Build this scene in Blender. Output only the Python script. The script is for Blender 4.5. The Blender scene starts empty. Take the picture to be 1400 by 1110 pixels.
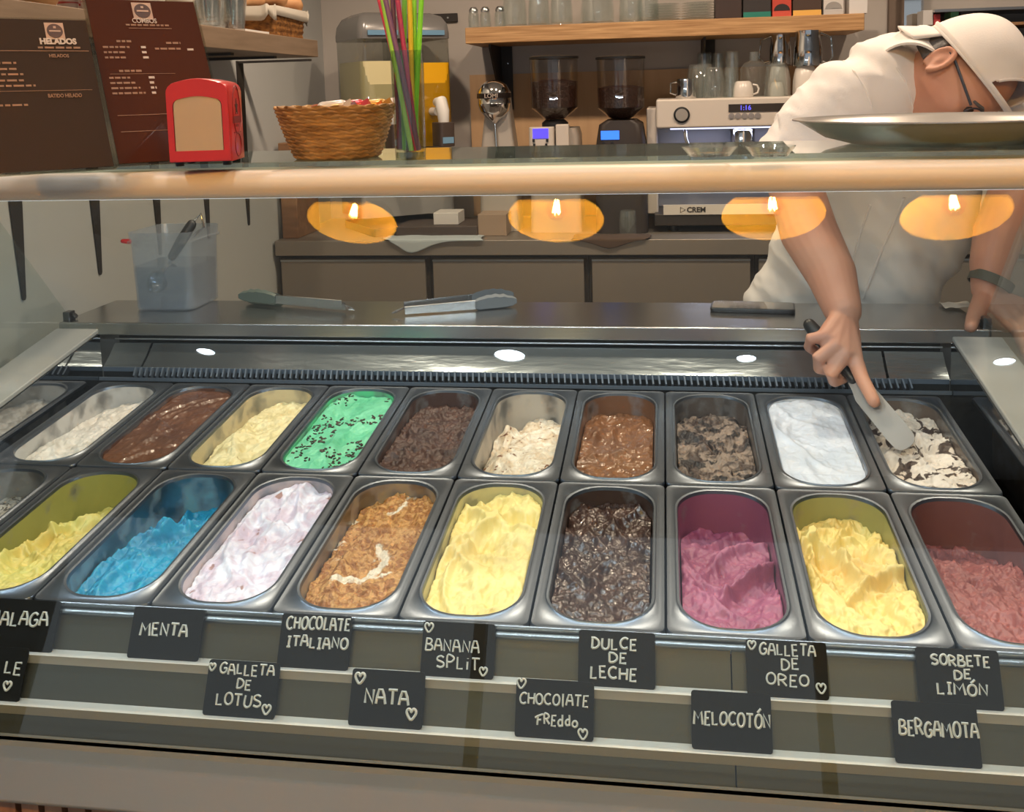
import bpy, bmesh, math, random
import numpy as np
from mathutils import Vector, Matrix
random.seed(7)
SC = bpy.context.scene
COL = SC.collection
PI = math.pi

# ---------------------------------------------------------------- camera
CAM = Vector((0.994351, -1.521119, 1.469407))
RIGHT = Vector((0.98865435, 0.14778939, -0.02684914))
DOWN = Vector((-0.00945324, -0.11717346, -0.99306647))
FWD = Vector((-0.14991069, 0.98205330, -0.11444696))
FPX, PPX, PPY = 1384.458, 700.0, 284.495
cd = bpy.data.cameras.new('camera'); cam = bpy.data.objects.new('camera', cd); COL.objects.link(cam)
m = Matrix.Identity(4)
for r in range(3):
    m[r][0] = RIGHT[r]; m[r][1] = -DOWN[r]; m[r][2] = -FWD[r]; m[r][3] = CAM[r]
cam.matrix_world = m
cd.sensor_fit = 'HORIZONTAL'; cd.sensor_width = 36.0
cd.lens = 36.0 * FPX / 1400.0
cd.shift_y = (PPY - 555.0) / 1400.0
cd.clip_start = 0.02
SC.camera = cam

def ray(x, y):
    return RIGHT * ((x - PPX) / FPX) + DOWN * ((y - PPY) / FPX) + FWD
def at(x, y, Y):            # point of the photograph on the upright plane at depth Y
    d = ray(x, y); return CAM + d * ((Y - CAM.y) / d.y)
def atz(x, y, Z):           # ... on the level plane at height Z
    d = ray(x, y); return CAM + d * ((Z - CAM.z) / d.z)
def atx(x, y, X):
    d = ray(x, y); return CAM + d * ((X - CAM.x) / d.x)
def ppm(P):                 # pixels per metre at a point
    return FPX / (Vector(P) - CAM).dot(FWD)

# ---------------------------------------------------------------- view, world, lights
SC.view_settings.view_transform = 'Standard'
SC.view_settings.look = 'None'
SC.view_settings.gamma = 1.0
SC.view_settings.use_curve_mapping = False
SC.view_settings.exposure = 0.0
SC.cycles.transparent_max_bounces = 40
SC.cycles.max_bounces = 10
SC.cycles.use_denoising = True
W = bpy.data.worlds.new('daylight'); SC.world = W; W.use_nodes = True
W.node_tree.nodes['Background'].inputs[0].default_value = (0.80, 0.90, 1.0, 1)
W.node_tree.nodes['Background'].inputs[1].default_value = 0.42

def lin(c):
    return tuple(((v / 255.0) / 12.92 if v / 255.0 <= 0.04045 else ((v / 255.0 + 0.055) / 1.055) ** 2.4) for v in c)
def lamp(name, kind, loc, power, col=(255, 255, 255), size=.1, aim=None, spot=None, size_y=None, blend=.5):
    l = bpy.data.lights.new(name, kind); l.energy = power; l.color = lin(col)
    if kind == 'AREA':
        l.size = size
        if size_y: l.shape = 'RECTANGLE'; l.size_y = size_y
    else: l.shadow_soft_size = size
    if kind == 'SPOT': l.spot_size = math.radians(spot or 100); l.spot_blend = blend
    o = bpy.data.objects.new(name, l); COL.objects.link(o); o.location = loc
    d = Vector(aim) - Vector(loc) if aim is not None else Vector((0, 0, -1))
    o.rotation_euler = d.to_track_quat('-Z', 'Y').to_euler()
    return o
WARM = (255, 190, 110); NEUT = (255, 226, 190); COOL = (226, 240, 255)
ZC = 2.90                                        # ceiling height
# row of neutral ceiling downlights over the customers (their fittings are built below)
DOWNLIGHTS = [(-1.63, -4.47), (0.14, -4.47), (1.41, -4.47), (2.70, -4.47)]
for x, y in DOWNLIGHTS:
    lamp('downlight_bulb', 'SPOT', (x, y, ZC - .03), 105, COOL, .05, spot=130)
# added ceiling downlights, unseen, to brighten the counter and the kitchen side
ADDED_COUNTERLIGHTS = [(-0.30, -0.75), (0.68, -0.75), (1.66, -0.75)]
for x, y in ADDED_COUNTERLIGHTS:
    lamp('added_counter_light', 'SPOT', (x, y, ZC - .03), 30, (250, 248, 244), .05, spot=110)
ADDED_KITCHENLIGHTS = [(0.1, 1.0), (1.1, 1.0), (2.1, 1.0)]
for x, y in ADDED_KITCHENLIGHTS:
    lamp('added_kitchen_light', 'SPOT', (x, y, ZC - .03), 72, (255, 228, 200), .05, spot=150)

# ---------------------------------------------------------------- materials
MATS = {}
def nodes_of(mt):
    return mt.node_tree.nodes, mt.node_tree.links
def M(name, col=(200, 200, 200), rough=.5, metal=0., bump=None, var=None, emis=None, spec=None, alpha=None, trans=None, sheen=None, sss=None, coat=None, aniso=None):
    """principled material; var=(colour2, scale[, stretch xyz[, contrast]]) mixes a second colour by noise; bump=(scale, strength[, stretch])"""
    if name in MATS: return MATS[name]
    mt = bpy.data.materials.new(name); mt.use_nodes = True; MATS[name] = mt
    N, L = nodes_of(mt); b = N['Principled BSDF']
    b.inputs['Base Color'].default_value = (*lin(col), 1)
    b.inputs['Roughness'].default_value = rough; b.inputs['Metallic'].default_value = metal
    if spec is not None: b.inputs['Specular IOR Level'].default_value = spec
    if coat: b.inputs['Coat Weight'].default_value = coat; b.inputs['Coat Roughness'].default_value = .05
    if emis: b.inputs['Emission Color'].default_value = (*lin(emis[0]), 1); b.inputs['Emission Strength'].default_value = emis[1]
    if sss: b.inputs['Subsurface Weight'].default_value = sss; b.inputs['Subsurface Radius'].default_value = (.01, .004, .002)
    tc = None
    def coords(st):
        nonlocal tc
        if tc is None: tc = N.new('ShaderNodeTexCoord')
        mp = N.new('ShaderNodeMapping'); mp.inputs['Scale'].default_value = st
        L.new(tc.outputs['Object'], mp.inputs[0]); return mp
    if var:
        c2, sc = var[0], var[1]; st = var[2] if len(var) > 2 else (1, 1, 1); k = var[3] if len(var) > 3 else .2
        mp = coords(st); nz = N.new('ShaderNodeTexNoise'); nz.inputs['Scale'].default_value = sc; nz.inputs['Detail'].default_value = 5
        L.new(mp.outputs[0], nz.inputs['Vector'])
        rp = N.new('ShaderNodeValToRGB'); rp.color_ramp.elements[0].position = .5 - k; rp.color_ramp.elements[1].position = .5 + k
        rp.color_ramp.elements[0].color = (*lin(col), 1); rp.color_ramp.elements[1].color = (*lin(c2), 1)
        L.new(nz.outputs['Fac'], rp.inputs[0]); L.new(rp.outputs[0], b.inputs['Base Color'])
    if bump:
        st = bump[2] if len(bump) > 2 else (1, 1, 1)
        mp = coords(st); nz = N.new('ShaderNodeTexNoise'); nz.inputs['Scale'].default_value = bump[0]; nz.inputs['Detail'].default_value = 4
        L.new(mp.outputs[0], nz.inputs['Vector'])
        bp = N.new('ShaderNodeBump'); bp.inputs['Strength'].default_value = bump[1]; bp.inputs['Distance'].default_value = .004
        L.new(nz.outputs['Fac'], bp.inputs['Height']); L.new(bp.outputs[0], b.inputs['Normal'])
    return mt
def thin_glass(name, tint=(255, 255, 255), f0=.045, rough=0., milk=0., milkcol=(220, 228, 235)):
    """clear pane or vessel wall: see-through with fresnel reflection, optionally milky"""
    if name in MATS: return MATS[name]
    mt = bpy.data.materials.new(name); mt.use_nodes = True; MATS[name] = mt
    N, L = nodes_of(mt); N.remove(N['Principled BSDF']); out = N['Material Output']
    lw = N.new('ShaderNodeLayerWeight'); lw.inputs[0].default_value = .5
    pw = N.new('ShaderNodeMath'); pw.operation = 'POWER'; pw.inputs[1].default_value = 5.0
    ma = N.new('ShaderNodeMath'); ma.operation = 'MULTIPLY_ADD'; ma.inputs[1].default_value = 1 - f0; ma.inputs[2].default_value = f0
    L.new(lw.outputs['Facing'], pw.inputs[0]); L.new(pw.outputs[0], ma.inputs[0])
    tr = N.new('ShaderNodeBsdfTransparent'); tr.inputs[0].default_value = (*lin(tint), 1)
    gl = N.new('ShaderNodeBsdfGlossy'); gl.inputs['Roughness'].default_value = rough; gl.inputs[0].default_value = (1, 1, 1, 1)
    mx = N.new('ShaderNodeMixShader'); base = tr
    if milk:
        df = N.new('ShaderNodeBsdfDiffuse'); df.inputs[0].default_value = (*lin(milkcol), 1)
        m2 = N.new('ShaderNodeMixShader'); m2.inputs[0].default_value = milk
        L.new(tr.outputs[0], m2.inputs[1]); L.new(df.outputs[0], m2.inputs[2]); base = m2
    L.new(ma.outputs[0], mx.inputs[0]); L.new(base.outputs[0], mx.inputs[1]); L.new(gl.outputs[0], mx.inputs[2])
    L.new(mx.outputs[0], out.inputs[0])
    return mt
STEEL = M('brushed_steel', (176, 178, 180), .34, 1., bump=(60, .05, (1, 12, 12)))
PANSTEEL = M('pan_steel', (122, 130, 141), .36, 1.)
DARKSTEEL = M('bench_steel', (150, 140, 130), .42, .5, bump=(40, .04, (.4, 9, 9)))
CHROME = M('chrome', (214, 214, 214), .08, 1.)
BLACK = M('black_plastic', (22, 22, 23), .42)
MATTBLACK = M('black_iron', (44, 39, 36), .6)
WHITEP = M('white_plastic', (225, 222, 216), .4)
OAK = M('oak', (204, 162, 112), .5, var=((150, 108, 66), 5, (1.2, 14, 26), .22))
GLASS = thin_glass('clear_glass', (235, 240, 238), .05)
CUPGLASS = thin_glass('tumbler_glass', (244, 247, 246), .07, .02, .05, (230, 230, 228))
PANE = thin_glass('pane_glass', (248, 252, 250), .045)

# ---------------------------------------------------------------- mesh helpers
MAT_OF = {}
def mat_of(o): return MAT_OF.get(o.name, Matrix.Identity(4)) if o else Matrix.Identity(4)
def rrect(hw, hl, r, nc=8):
    pts = []
    for cx, cy, a0 in ((hw - r, hl - r, 0), (-(hw - r), hl - r, 90), (-(hw - r), -(hl - r), 180), (hw - r, -(hl - r), 270)):
        for k in range(nc + 1):
            a = math.radians(a0 + 90 * k / nc); pts.append((cx + r * math.cos(a), cy + r * math.sin(a)))
    return pts
class MB:
    def __init__(s): s.v = []; s.f = []; s.mi = []; s.cur = 0
    def add(s, vs, fs):
        o = len(s.v); s.v += [tuple(v) for v in vs]
        for f in fs: s.f.append(tuple(i + o for i in f)); s.mi.append(s.cur)
        return s
    def box(s, c, d, rot=None):
        c = Vector(c); vs = []
        for z in (-.5, .5):
            for x, y in ((-.5, -.5), (.5, -.5), (.5, .5), (-.5, .5)):
                p = Vector((x * d[0], y * d[1], z * d[2])); vs.append(c + (rot @ p if rot is not None else p))
        return s.add(vs, [(3, 2, 1, 0), (4, 5, 6, 7), (0, 1, 5, 4), (1, 2, 6, 5), (2, 3, 7, 6), (3, 0, 4, 7)])
    def bx(s, x0, x1, y0, y1, z0, z1):
        return s.box(((x0 + x1) / 2, (y0 + y1) / 2, (z0 + z1) / 2), (x1 - x0, y1 - y0, z1 - z0))
    def loft(s, rings, cap0=True, cap1=True, closed=True):
        n = len(rings[0]); vs = [p for r in rings for p in r]; fs = []
        for i in range(len(rings) - 1):
            for j in range(n if closed else n - 1):
                k = (j + 1) % n; fs.append((i * n + j, i * n + k, (i + 1) * n + k, (i + 1) * n + j))
        if cap0: fs.append(tuple(reversed(range(n))))
        if cap1: fs.append(tuple((len(rings) - 1) * n + j for j in range(n)))
        return s.add(vs, fs)
    def tube(s, pts, rad, n=10, caps=True, closed=False, flat=None):
        pts = [Vector(p) for p in pts]; k = len(pts)
        rad = rad if isinstance(rad, (list, tuple)) else [rad] * k
        rings = []; up = None
        for i, p in enumerate(pts):
            if closed: t = pts[(i + 1) % k] - pts[i - 1]
            else: t = pts[min(i + 1, k - 1)] - pts[max(i - 1, 0)]
            t.normalize()
            if up is None: up = Vector((0, 0, 1)) if abs(t.z) < .9 else Vector((1, 0, 0))
            a = up - t * up.dot(t); a.normalize(); up = a; b = t.cross(a)
            fl = flat if flat else 1
            rings.append([p + (a * math.cos(2 * PI * j / n) * fl + b * math.sin(2 * PI * j / n)) * rad[i] for j in range(n)])
        if closed: rings.append(rings[0]); return s.loft(rings, False, False)
        return s.loft(rings, caps, caps)
    def limb(s, pts, rad, n=14, flat=None):
        """tapered limb with round ends"""
        P = [Vector(p) for p in pts]; d0 = (P[0] - P[1]).normalized(); d1 = (P[-1] - P[-2]).normalized()
        pp, rr = [], []
        for a in (80, 55, 28): pp.append(P[0] + d0 * rad[0] * math.sin(math.radians(a))); rr.append(rad[0] * math.cos(math.radians(a)))
        pp += P; rr += list(rad)
        for a in (28, 55, 80): pp.append(P[-1] + d1 * rad[-1] * math.sin(math.radians(a))); rr.append(rad[-1] * math.cos(math.radians(a)))
        return s.tube(pp, rr, n, True, False, flat)
    def lathe(s, prof, n=28, c=(0, 0, 0), mx=None, cap0=True, cap1=True, sq=1.):
        c = Vector(c); rings = []
        for r, z in prof:
            ring = []
            for j in range(n):
                a = 2 * PI * j / n; p = Vector((r * math.cos(a), r * math.sin(a) * sq, z)); ring.append(c + (mx @ p if mx is not None else p))
            rings.append(ring)
        return s.loft(rings, cap0 and prof[0][0] > 1e-6, cap1 and prof[-1][0] > 1e-6)
    def prism(s, poly, h, mx=None):
        mx = mx or Matrix.Identity(4); n = len(poly)
        vs = [mx @ Vector((x, y, 0)) for x, y in poly] + [mx @ Vector((x, y, h)) for x, y in poly]
        return s.add(vs, [tuple(reversed(range(n))), tuple(range(n, 2 * n))] + [(i, (i + 1) % n, n + (i + 1) % n, n + i) for i in range(n)])
    def grid(s, P):              # P[i][j]
        n, k = len(P), len(P[0]); vs = [p for r in P for p in r]
        return s.add(vs, [(i * k + j, i * k + j + 1, (i + 1) * k + j + 1, (i + 1) * k + j) for i in range(n - 1) for j in range(k - 1)])
    def build(s, name, mat, parent=None, smooth=True, bev=0, sub=0, ang=38, label=None, local=False, recalc=True, seg=2, solid=0):
        me = bpy.data.meshes.new(name)
        vs = s.v
        if parent is not None and not local:
            inv = mat_of(parent).inverted(); vs = [tuple(inv @ Vector(v)) for v in vs]
        me.from_pydata(vs, [], s.f)
        mats = mat if isinstance(mat, (list, tuple)) else [mat]
        for q in mats: me.materials.append(q)
        me.polygons.foreach_set('material_index', s.mi)
        if recalc:
            bm = bmesh.new(); bm.from_mesh(me); bmesh.ops.recalc_face_normals(bm, faces=bm.faces); bm.to_mesh(me); bm.free()
        me.validate(); me.update()
        o = bpy.data.objects.new(name, me); COL.objects.link(o)
        MAT_OF[o.name] = mat_of(parent).copy()
        if parent is not None: o.parent = parent
        if smooth:
            me.shade_smooth()
            if not bev: me.set_sharp_from_angle(angle=math.radians(ang))
        if solid:
            sd = o.modifiers.new('thickness', 'SOLIDIFY'); sd.thickness = solid; sd.offset = 0
        if bev:
            bv = o.modifiers.new('bevel', 'BEVEL'); bv.width = bev; bv.segments = seg; bv.limit_method = 'ANGLE'; bv.angle_limit = math.radians(30); bv.harden_normals = True
        if sub:
            sb = o.modifiers.new('subdivision', 'SUBSURF'); sb.levels = sub; sb.render_levels = sub
        if label: o['label'] = label
        return o
def tag(o, label, cat, group=None, kind=None):
    o['label'] = label; o['category'] = cat
    if group: o['group'] = group
    if kind: o['kind'] = kind
    return o
def thing(name, label, cat, loc=(0, 0, 0), rz=0., group=None):
    o = bpy.data.objects.new(name, None); COL.objects.link(o); o.empty_display_size = .05
    o.location = loc; o.rotation_euler = (0, 0, rz)
    MAT_OF[o.name] = Matrix.Translation(Vector(loc)) @ Matrix.Rotation(rz, 4, 'Z')
    return tag(o, label, cat, group)
def struct(o): o['kind'] = 'structure'; return o
def dup(root, loc, rz, label, group=None, scale=None):
    r = root.copy(); COL.objects.link(r); r.location = loc; r.rotation_euler = (0, 0, rz); r['label'] = label
    if group: r['group'] = group
    if scale: r.scale = scale
    for ch in list(root.children):
        c = ch.copy(); COL.objects.link(c); c.parent = r
        for g in list(ch.children):
            d = g.copy(); COL.objects.link(d); d.parent = c
    return r
def frame(origin, xdir, zdir):
    """matrix with local x along xdir and local z along zdir"""
    z = Vector(zdir).normalized(); x = Vector(xdir); x = (x - z * x.dot(z)).normalized(); y = z.cross(x)
    mx = Matrix.Identity(4)
    for r in range(3): mx[r][0] = x[r]; mx[r][1] = y[r]; mx[r][2] = z[r]; mx[r][3] = origin[r]
    return mx
# value noise
def _h(ix, iy, sd):
    n = (ix * 374761393 + iy * 668265263 + sd * 982451653) & 0x7fffffff
    n = ((n ^ (n >> 13)) * 1274126177) & 0x7fffffff
    return ((n ^ (n >> 16)) & 0xffff) / 65535.0
def vnoise(x, y, sd=0):
    x = np.asarray(x, float); y = np.asarray(y, float)
    ix = np.floor(x).astype(np.int64); iy = np.floor(y).astype(np.int64); fx = x - ix; fy = y - iy
    fx = fx * fx * (3 - 2 * fx); fy = fy * fy * (3 - 2 * fy)
    return (_h(ix, iy, sd) * (1 - fx) + _h(ix + 1, iy, sd) * fx) * (1 - fy) + (_h(ix, iy + 1, sd) * (1 - fx) + _h(ix + 1, iy + 1, sd) * fx) * fy
def fbm(x, y, sd=0, o=4):
    t = 0; a = .5; k = 1.
    for i in range(o): t = t + a * vnoise(x * k, y * k, sd + i * 17); a *= .5; k *= 2.03
    return t
def text_mesh(name, txt, size, mx, mat, parent, bold=0., align='CENTER', depth=.0004, width=None):
    cu = bpy.data.curves.new(name, 'FONT'); cu.body = txt; cu.size = size; cu.align_x = align; cu.align_y = 'CENTER'
    cu.extrude = depth; cu.offset = bold; cu.resolution_u = 3
    o = bpy.data.objects.new(name, cu); COL.objects.link(o)
    dg = bpy.context.evaluated_depsgraph_get(); me = bpy.data.meshes.new_from_object(o.evaluated_get(dg)); bpy.data.objects.remove(o)
    if width:
        xs = [v.co.x for v in me.vertices]; k = width / (max(xs) - min(xs))
        for v in me.vertices: v.co.x *= k
    me.transform(mat_of(parent).inverted() @ mx)
    me.materials.clear(); me.materials.append(mat)
    q = bpy.data.objects.new(name, me); COL.objects.link(q); q.parent = parent; MAT_OF[q.name] = mat_of(parent).copy()
    return q

# ================================================================ the setting
XWL = -0.443                                       # left kitchen wall face
YB = 2.68                                          # back wall face
m_wall = M('plaster_wall', (184, 177, 170), .8, bump=(90, .05))
m_wallL = M('grey_wall', (190, 192, 190), .75, bump=(60, .04))
m_floor = M('floor_tiles', (120, 112, 104), .45, var=((96, 90, 84), 3))
m_ceil = M('ceiling_paint', (216, 217, 216), .9)
struct(MB().bx(-4, 5, -6.6, YB + .1, -.08, 0).build('floor', m_floor))
struct(MB().bx(-4, 5, -6.6, YB + .1, ZC, ZC + .1).build('ceiling', m_ceil))
struct(MB().bx(XWL - .1, 5, YB, YB + .1, 0, ZC).build('wall_back', m_wall))
struct(MB().bx(XWL - .1, XWL, -.25, YB, 0, ZC).build('wall_left', m_wallL))
struct(MB().bx(4.9, 5, -6.6, YB, 0, ZC).build('wall_right', m_wall))
# shop front on the street side: piers, lintel and slim mullions round the open glazing bays
fr = MB()
for x0, x1 in ((-4, -3.4), (-.3, -.22), (1.9, 1.98), (4.4, 4.9)): fr.bx(x0, x1, -6.6, -6.5, 0, 2.45)
fr.bx(-4, 4.9, -6.6, -6.5, 2.45, ZC); fr.bx(-4, 4.9, -6.6, -6.5, 0, .12)
struct(fr.build('wall_front', M('shopfront_frame', (74, 66, 60), .5)))
# wood splash panel on the back wall below the shelf
xa, xb = at(642, 100, YB - .01).x, at(1120, 100, YB - .01).x
zt = at(900, 95, YB - .01).z
struct(MB().bx(xa, xb, YB - .012, YB + .01, .95, zt).build('trim_1', M('splash_wood', (206, 170, 130), .55, var=((186, 150, 112), 3, (9, 1, .8), .3))))
struct(MB().bx(at(1215, 60, YB - .03).x, at(1236, 60, YB - .03).x, YB - .03, YB + .02, .95, ZC).build('trim_2', M('dark_reveal', (112, 96, 84), .6)))

# ================================================================ the display case
PZ, PT = .86, math.tan(.0975)                      # pan plane height and slope
def pan_z(y): return PZ + y * PT
XL, XR = -.31, 1.60
case = thing('display_case', 'long refrigerated ice cream display case with sloping front glass and cream top rail', 'display case', (.65, 0, 0))
m_fascia = M('cream_rail', (214, 202, 186), .42)
# glass plane
GB = Vector((0, -.555, at(0, 1015, -.555).z)); TILT = math.radians(19)
def gy(z): return GB.y + (z - GB.z) * math.tan(TILT)
ZR0, ZR1 = 1.3495, 1.3825
prof = []
for a in range(-90, 91, 15): prof.append((-.362 - .014 * math.cos(math.radians(a)), (ZR0 + ZR1) / 2 + (ZR1 - ZR0) / 2 * math.sin(math.radians(a))))
prof += [(-.30, ZR1), (-.30, ZR0 + .006), (-.345, ZR0 + .004), (-.352, ZR0)]
MB().loft([[(x, y, z) for y, z in prof] for x in (XL - .02, XR + .02)]).build('top_rail', m_fascia, case, ang=30)
ZT = 1.3915                                         # counter glass upper face
m_counter = thin_glass('counter_glass', (214, 226, 220), .08, 0, .16, (172, 184, 174))  # grey green milkiness stands in for the reflection on clear glass
MB().bx(XL - .02, XR + .02, -.346, -.085, ZR1, ZT).build('counter_glass', m_counter, case, bev=.001)
# metal supports of the counter glass
for x in (.18, .80, 1.42):
    MB().bx(x - .012, x + .012, -.30, -.09, ZR1 - .03, ZR1 - .001).build('shelf_arm', STEEL, case, bev=.002)
th = Vector((0, -math.cos(TILT), math.sin(TILT))) * .003
mb = MB(); zg1 = ZR0 + .004
mb.loft([[Vector((x, gy(GB.z), GB.z)) - th, Vector((x, gy(GB.z), GB.z)) + th, Vector((x, gy(zg1), zg1)) + th, Vector((x, gy(zg1), zg1)) - th] for x in (XL, XR)])
mb.build('front_glass', PANE, case, smooth=False)
for sx, x in ((-1, XL + .004), (1, XR - .008)):
    poly = [(-.50, .845), (.475, .985), (.475, 1.02), (.19, ZR0), (gy(ZR0) + .01, ZR0)]
    mb = MB(); mb.loft([[(xx, y, z) for y, z in poly] for xx in (x, x + .006)])
    mb.build('side_glass', thin_glass('side_pane', (247, 250, 248), .045), case, smooth=False)
    # sloping end rail the pane stands in
    xi = -.179 if sx < 0 else 1.513
    rz_ = lambda y: .998 + .175 * (y - .384)
    xo = -.275 if sx < 0 else 1.60
    a, b = min(xi, xo), max(xi, xo)
    mb = MB(); mb.loft([[(xx, .40, rz_(.40)), (xx, -.50, rz_(-.50)), (xx, -.50, rz_(-.50) - .01), (xx, .40, rz_(.40) - .01)] for xx in (a, b)])
    mb.build('end_rail', M('rail_plastic', (150, 152, 150), .45), case, bev=.003)
    # polished inner end wall leaning outwards
    xb0 = -.178 if sx < 0 else 1.512
    mb = MB(); e = .002 * sx
    mb.loft([[(xb0, y, pan_z(y) - .05), (xb0, y, rz_(y) - .0105), (xb0 + e * 2, y, rz_(y) - .0105), (xb0 + e * 2, y, pan_z(y) - .05)] for y in (-.375, .40)])
    mb.build('end_wall', M('polished_steel', (176, 178, 180), .05, 1.), case)
    # post that clamps the rear corner of the pane
    px_, py_ = (-.300, .487) if sx < 0 else (1.597, .487)
    mb = MB(); mb.bx(px_ - .008, px_ + .008, py_ - .012, py_ + .012, .955, 1.018); mb.tube([(px_ - .012 * sx, py_, 1.006), (px_ + .016 * -sx, py_, 1.010)], .007, 10)
    mb.build('pane_clamp', M('clamp_metal', (110, 112, 114), .3, .9), case, bev=.002)
# tub under the pans, coloured near black to shade the gaps between them
mb = MB(); mb.bx(-.205, 1.54, -.374, .404, .712, .716).bx(-.205, 1.54, .398, .402, .716, .89).bx(-.205, 1.54, -.374, -.371, .716, .80).bx(-.205, -.2, -.37, .398, .716, .80).bx(1.535, 1.54, -.37, .398, .716, .80)
mb.build('tub', M('tub_dark', (30, 32, 34), .6), case)
# rear air duct: grille, bright strip, dark sheet for the shaded gap and guard wire
xs0, xs1 = -.178, 1.512
m_strip = M('duct_steel', (160, 172, 180), .22, .9, bump=(5, .7, (1, 4, 4)))
mb = MB(); mb.loft([[(x, .402, .916), (x, .430, .934), (x, .456, .956), (x, .462, .956), (x, .436, .930), (x, .406, .910)] for x in (-.09, .3, .7, 1.1, 1.40)]); mb.build('duct_strip', m_strip, case)
for a, b in ((xs0, -.095), (1.405, xs1)):
    mb = MB(); mb.loft([[(x, .402, .916), (x, .430, .934), (x, .456, .956), (x, .462, .956), (x, .436, .930), (x, .406, .910)] for x in (a, b)]); mb.build('duct_strip', m_strip, case)
m_dark = M('duct_dark', (26, 28, 29), .5)
MB().bx(xs0, xs1, .474, .49, .94, .972).bx(xs0, xs1, .405, .47, .895, .909).build('duct_back', m_dark, case)
MB().tube([(xs0, .458, .9645), (xs1, .458, .9645)], .0022, 8).build('guard_wire', STEEL, case)
mb = MB(); nf = 128
for k in range(nf):
    x = -.10 + 1.54 * k / (nf - 1); mb.box((x, .3945, .9085), (.0032, .021, .013), Matrix.Rotation(.75, 3, 'X') @ Matrix.Rotation(.12, 3, 'Z'))
mb.bx(-.177, 1.511, .3840, .3865, .894, .901).bx(-.177, 1.511, .4015, .4035, .909, .918)
mb.build('vent_grille', M('grille_grey', (104, 116, 130), .4, .4), case, smooth=False)
# steel worktop behind the pans
MB().bx(XL + .004, XR - .004, .455, .690, .972, 1.0).build('worktop', M('worktop_steel', (186, 187, 188), .26, 1., bump=(30, .03, (.5, 8, 8))), case, bev=.003)
MB().bx(XL - .02, XR + .02, .495, .675, .12, .972).build('rear_body', M('case_grey', (120, 120, 120), .5), case)
# stepped front inside the glass: three slanted faces and two card ledges
LN = math.radians(28); du = Vector((0, -math.sin(LN), -math.cos(LN)))
q0 = Vector((0, -.3745, pan_z(-.3745) - .004)); A0 = q0 + du * .0515; A1 = A0 + Vector((0, -.018, 0)); B0 = A1 + du * .048; B1 = B0 + Vector((0, -.018, 0)); C0 = B1 + du * .10
LEDGE_A, LEDGE_B = (A0, A1), (B0, B1)
pts = [q0, A0, A1, B0, B1, C0, C0 + Vector((0, .05, 0)), q0 + Vector((0, .004, -.08))]
m_step = M('step_steel', (104, 106, 98), .38, .75, bump=(18, .05, (.3, 6, 6)))
seam = 1.065
for a, b in ((XL + .01, seam - .0008), (seam + .0008, XR - .012)):
    mb = MB(); mb.loft([[Vector((x, p.y, p.z)) for p in pts] for x in (a, b)]); mb.build('stepped_front', m_step, case, smooth=False)
m_edge = M('ledge_trim', (214, 214, 210), .3, .4)
for e0, e1 in (LEDGE_A, LEDGE_B):
    MB().bx(XL + .012, XR - .012, e1.y - .003, e0.y - .001, e0.z - .001, e0.z + .0015).bx(XL + .012, XR - .012, e1.y - .004, e1.y - .0015, e1.z - .006, e1.z + .005).build('card_ledge', m_edge, case, smooth=False)
yl = -.3705
MB().bx(-.19, 1.53, yl - .008, yl + .0, pan_z(yl) - .016, pan_z(yl) - .001).tube([(-.19, yl - .009, pan_z(yl) - .008), (1.53, yl - .009, pan_z(yl) - .008)], .003, 8).tube([(-.19, yl - .004, pan_z(yl) + .0005), (1.53, yl - .004, pan_z(yl) + .0005)], .0022, 8).build('front_pan_rail', M('rail_steel', (190, 194, 198), .25, 1.), case)
# channel, bumper board and wood slats
zc0, zc1 = GB.z - .001, at(0, 1030, -.585).z
MB().bx(XL - .02, XR + .02, -.587, -.551, zc1 - .03, zc1).bx(XL - .02, XR + .02, -.562, -.556, zc1, zc0 + .004).build('glass_channel', M('channel_grey', (96, 97, 92), .5), case, smooth=False)
zt_, zb_ = at(0, 1033, -.59).z, at(0, 1090, -.63).z
MB().loft([[(x, -.588, zt_), (x, -.594, zt_ + .0005), (x, -.632, zb_ - .004), (x, -.626, zb_ - .008), (x, -.56, zb_ - .008), (x, -.56, zt_ - .002)] for x in (XL - .03, XR + .03)]).build('bumper_board', M('bumper_grey', (92, 100, 106), .5, bump=(8, .02)), case, bev=.004)
MB().bx(XL - .02, XR + .02, -.592, -.575, .10, zb_ - .012).bx(XL - .02, XR + .02, -.575, .495, .10, .62).build('lower_body', M('backing_black', (14, 12, 11), .7), case)
mb = MB(); x = XL - .02; wp = .0268
while x < XR:
    mb.bx(x, x + .0195, -.618, -.590, .10, zb_ - .010); x += wp
mb.build('slat_panel', M('slat_wood', (176, 134, 106), .5, var=((140, 98, 74), 14, (6, 6, .35), .25)), case, smooth=False)
MB().bx(XL, XR, -.55, .48, 0, .10).build('plinth', BLACK, case)
# light strip under the rail
MB().bx(XL + .03, XR - .03, -.325, -.312, ZR0 - .004, ZR0 + .004).build('light_strip', M('led_strip', (255, 255, 255), .4, emis=((235, 244, 255), 2.0)), case)
lamp('case_light_strip', 'AREA', (.65, -.318, ZR0 - .008), 5, COOL, 1.75, aim=(.65, -.05, .86), size_y=.015)

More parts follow.
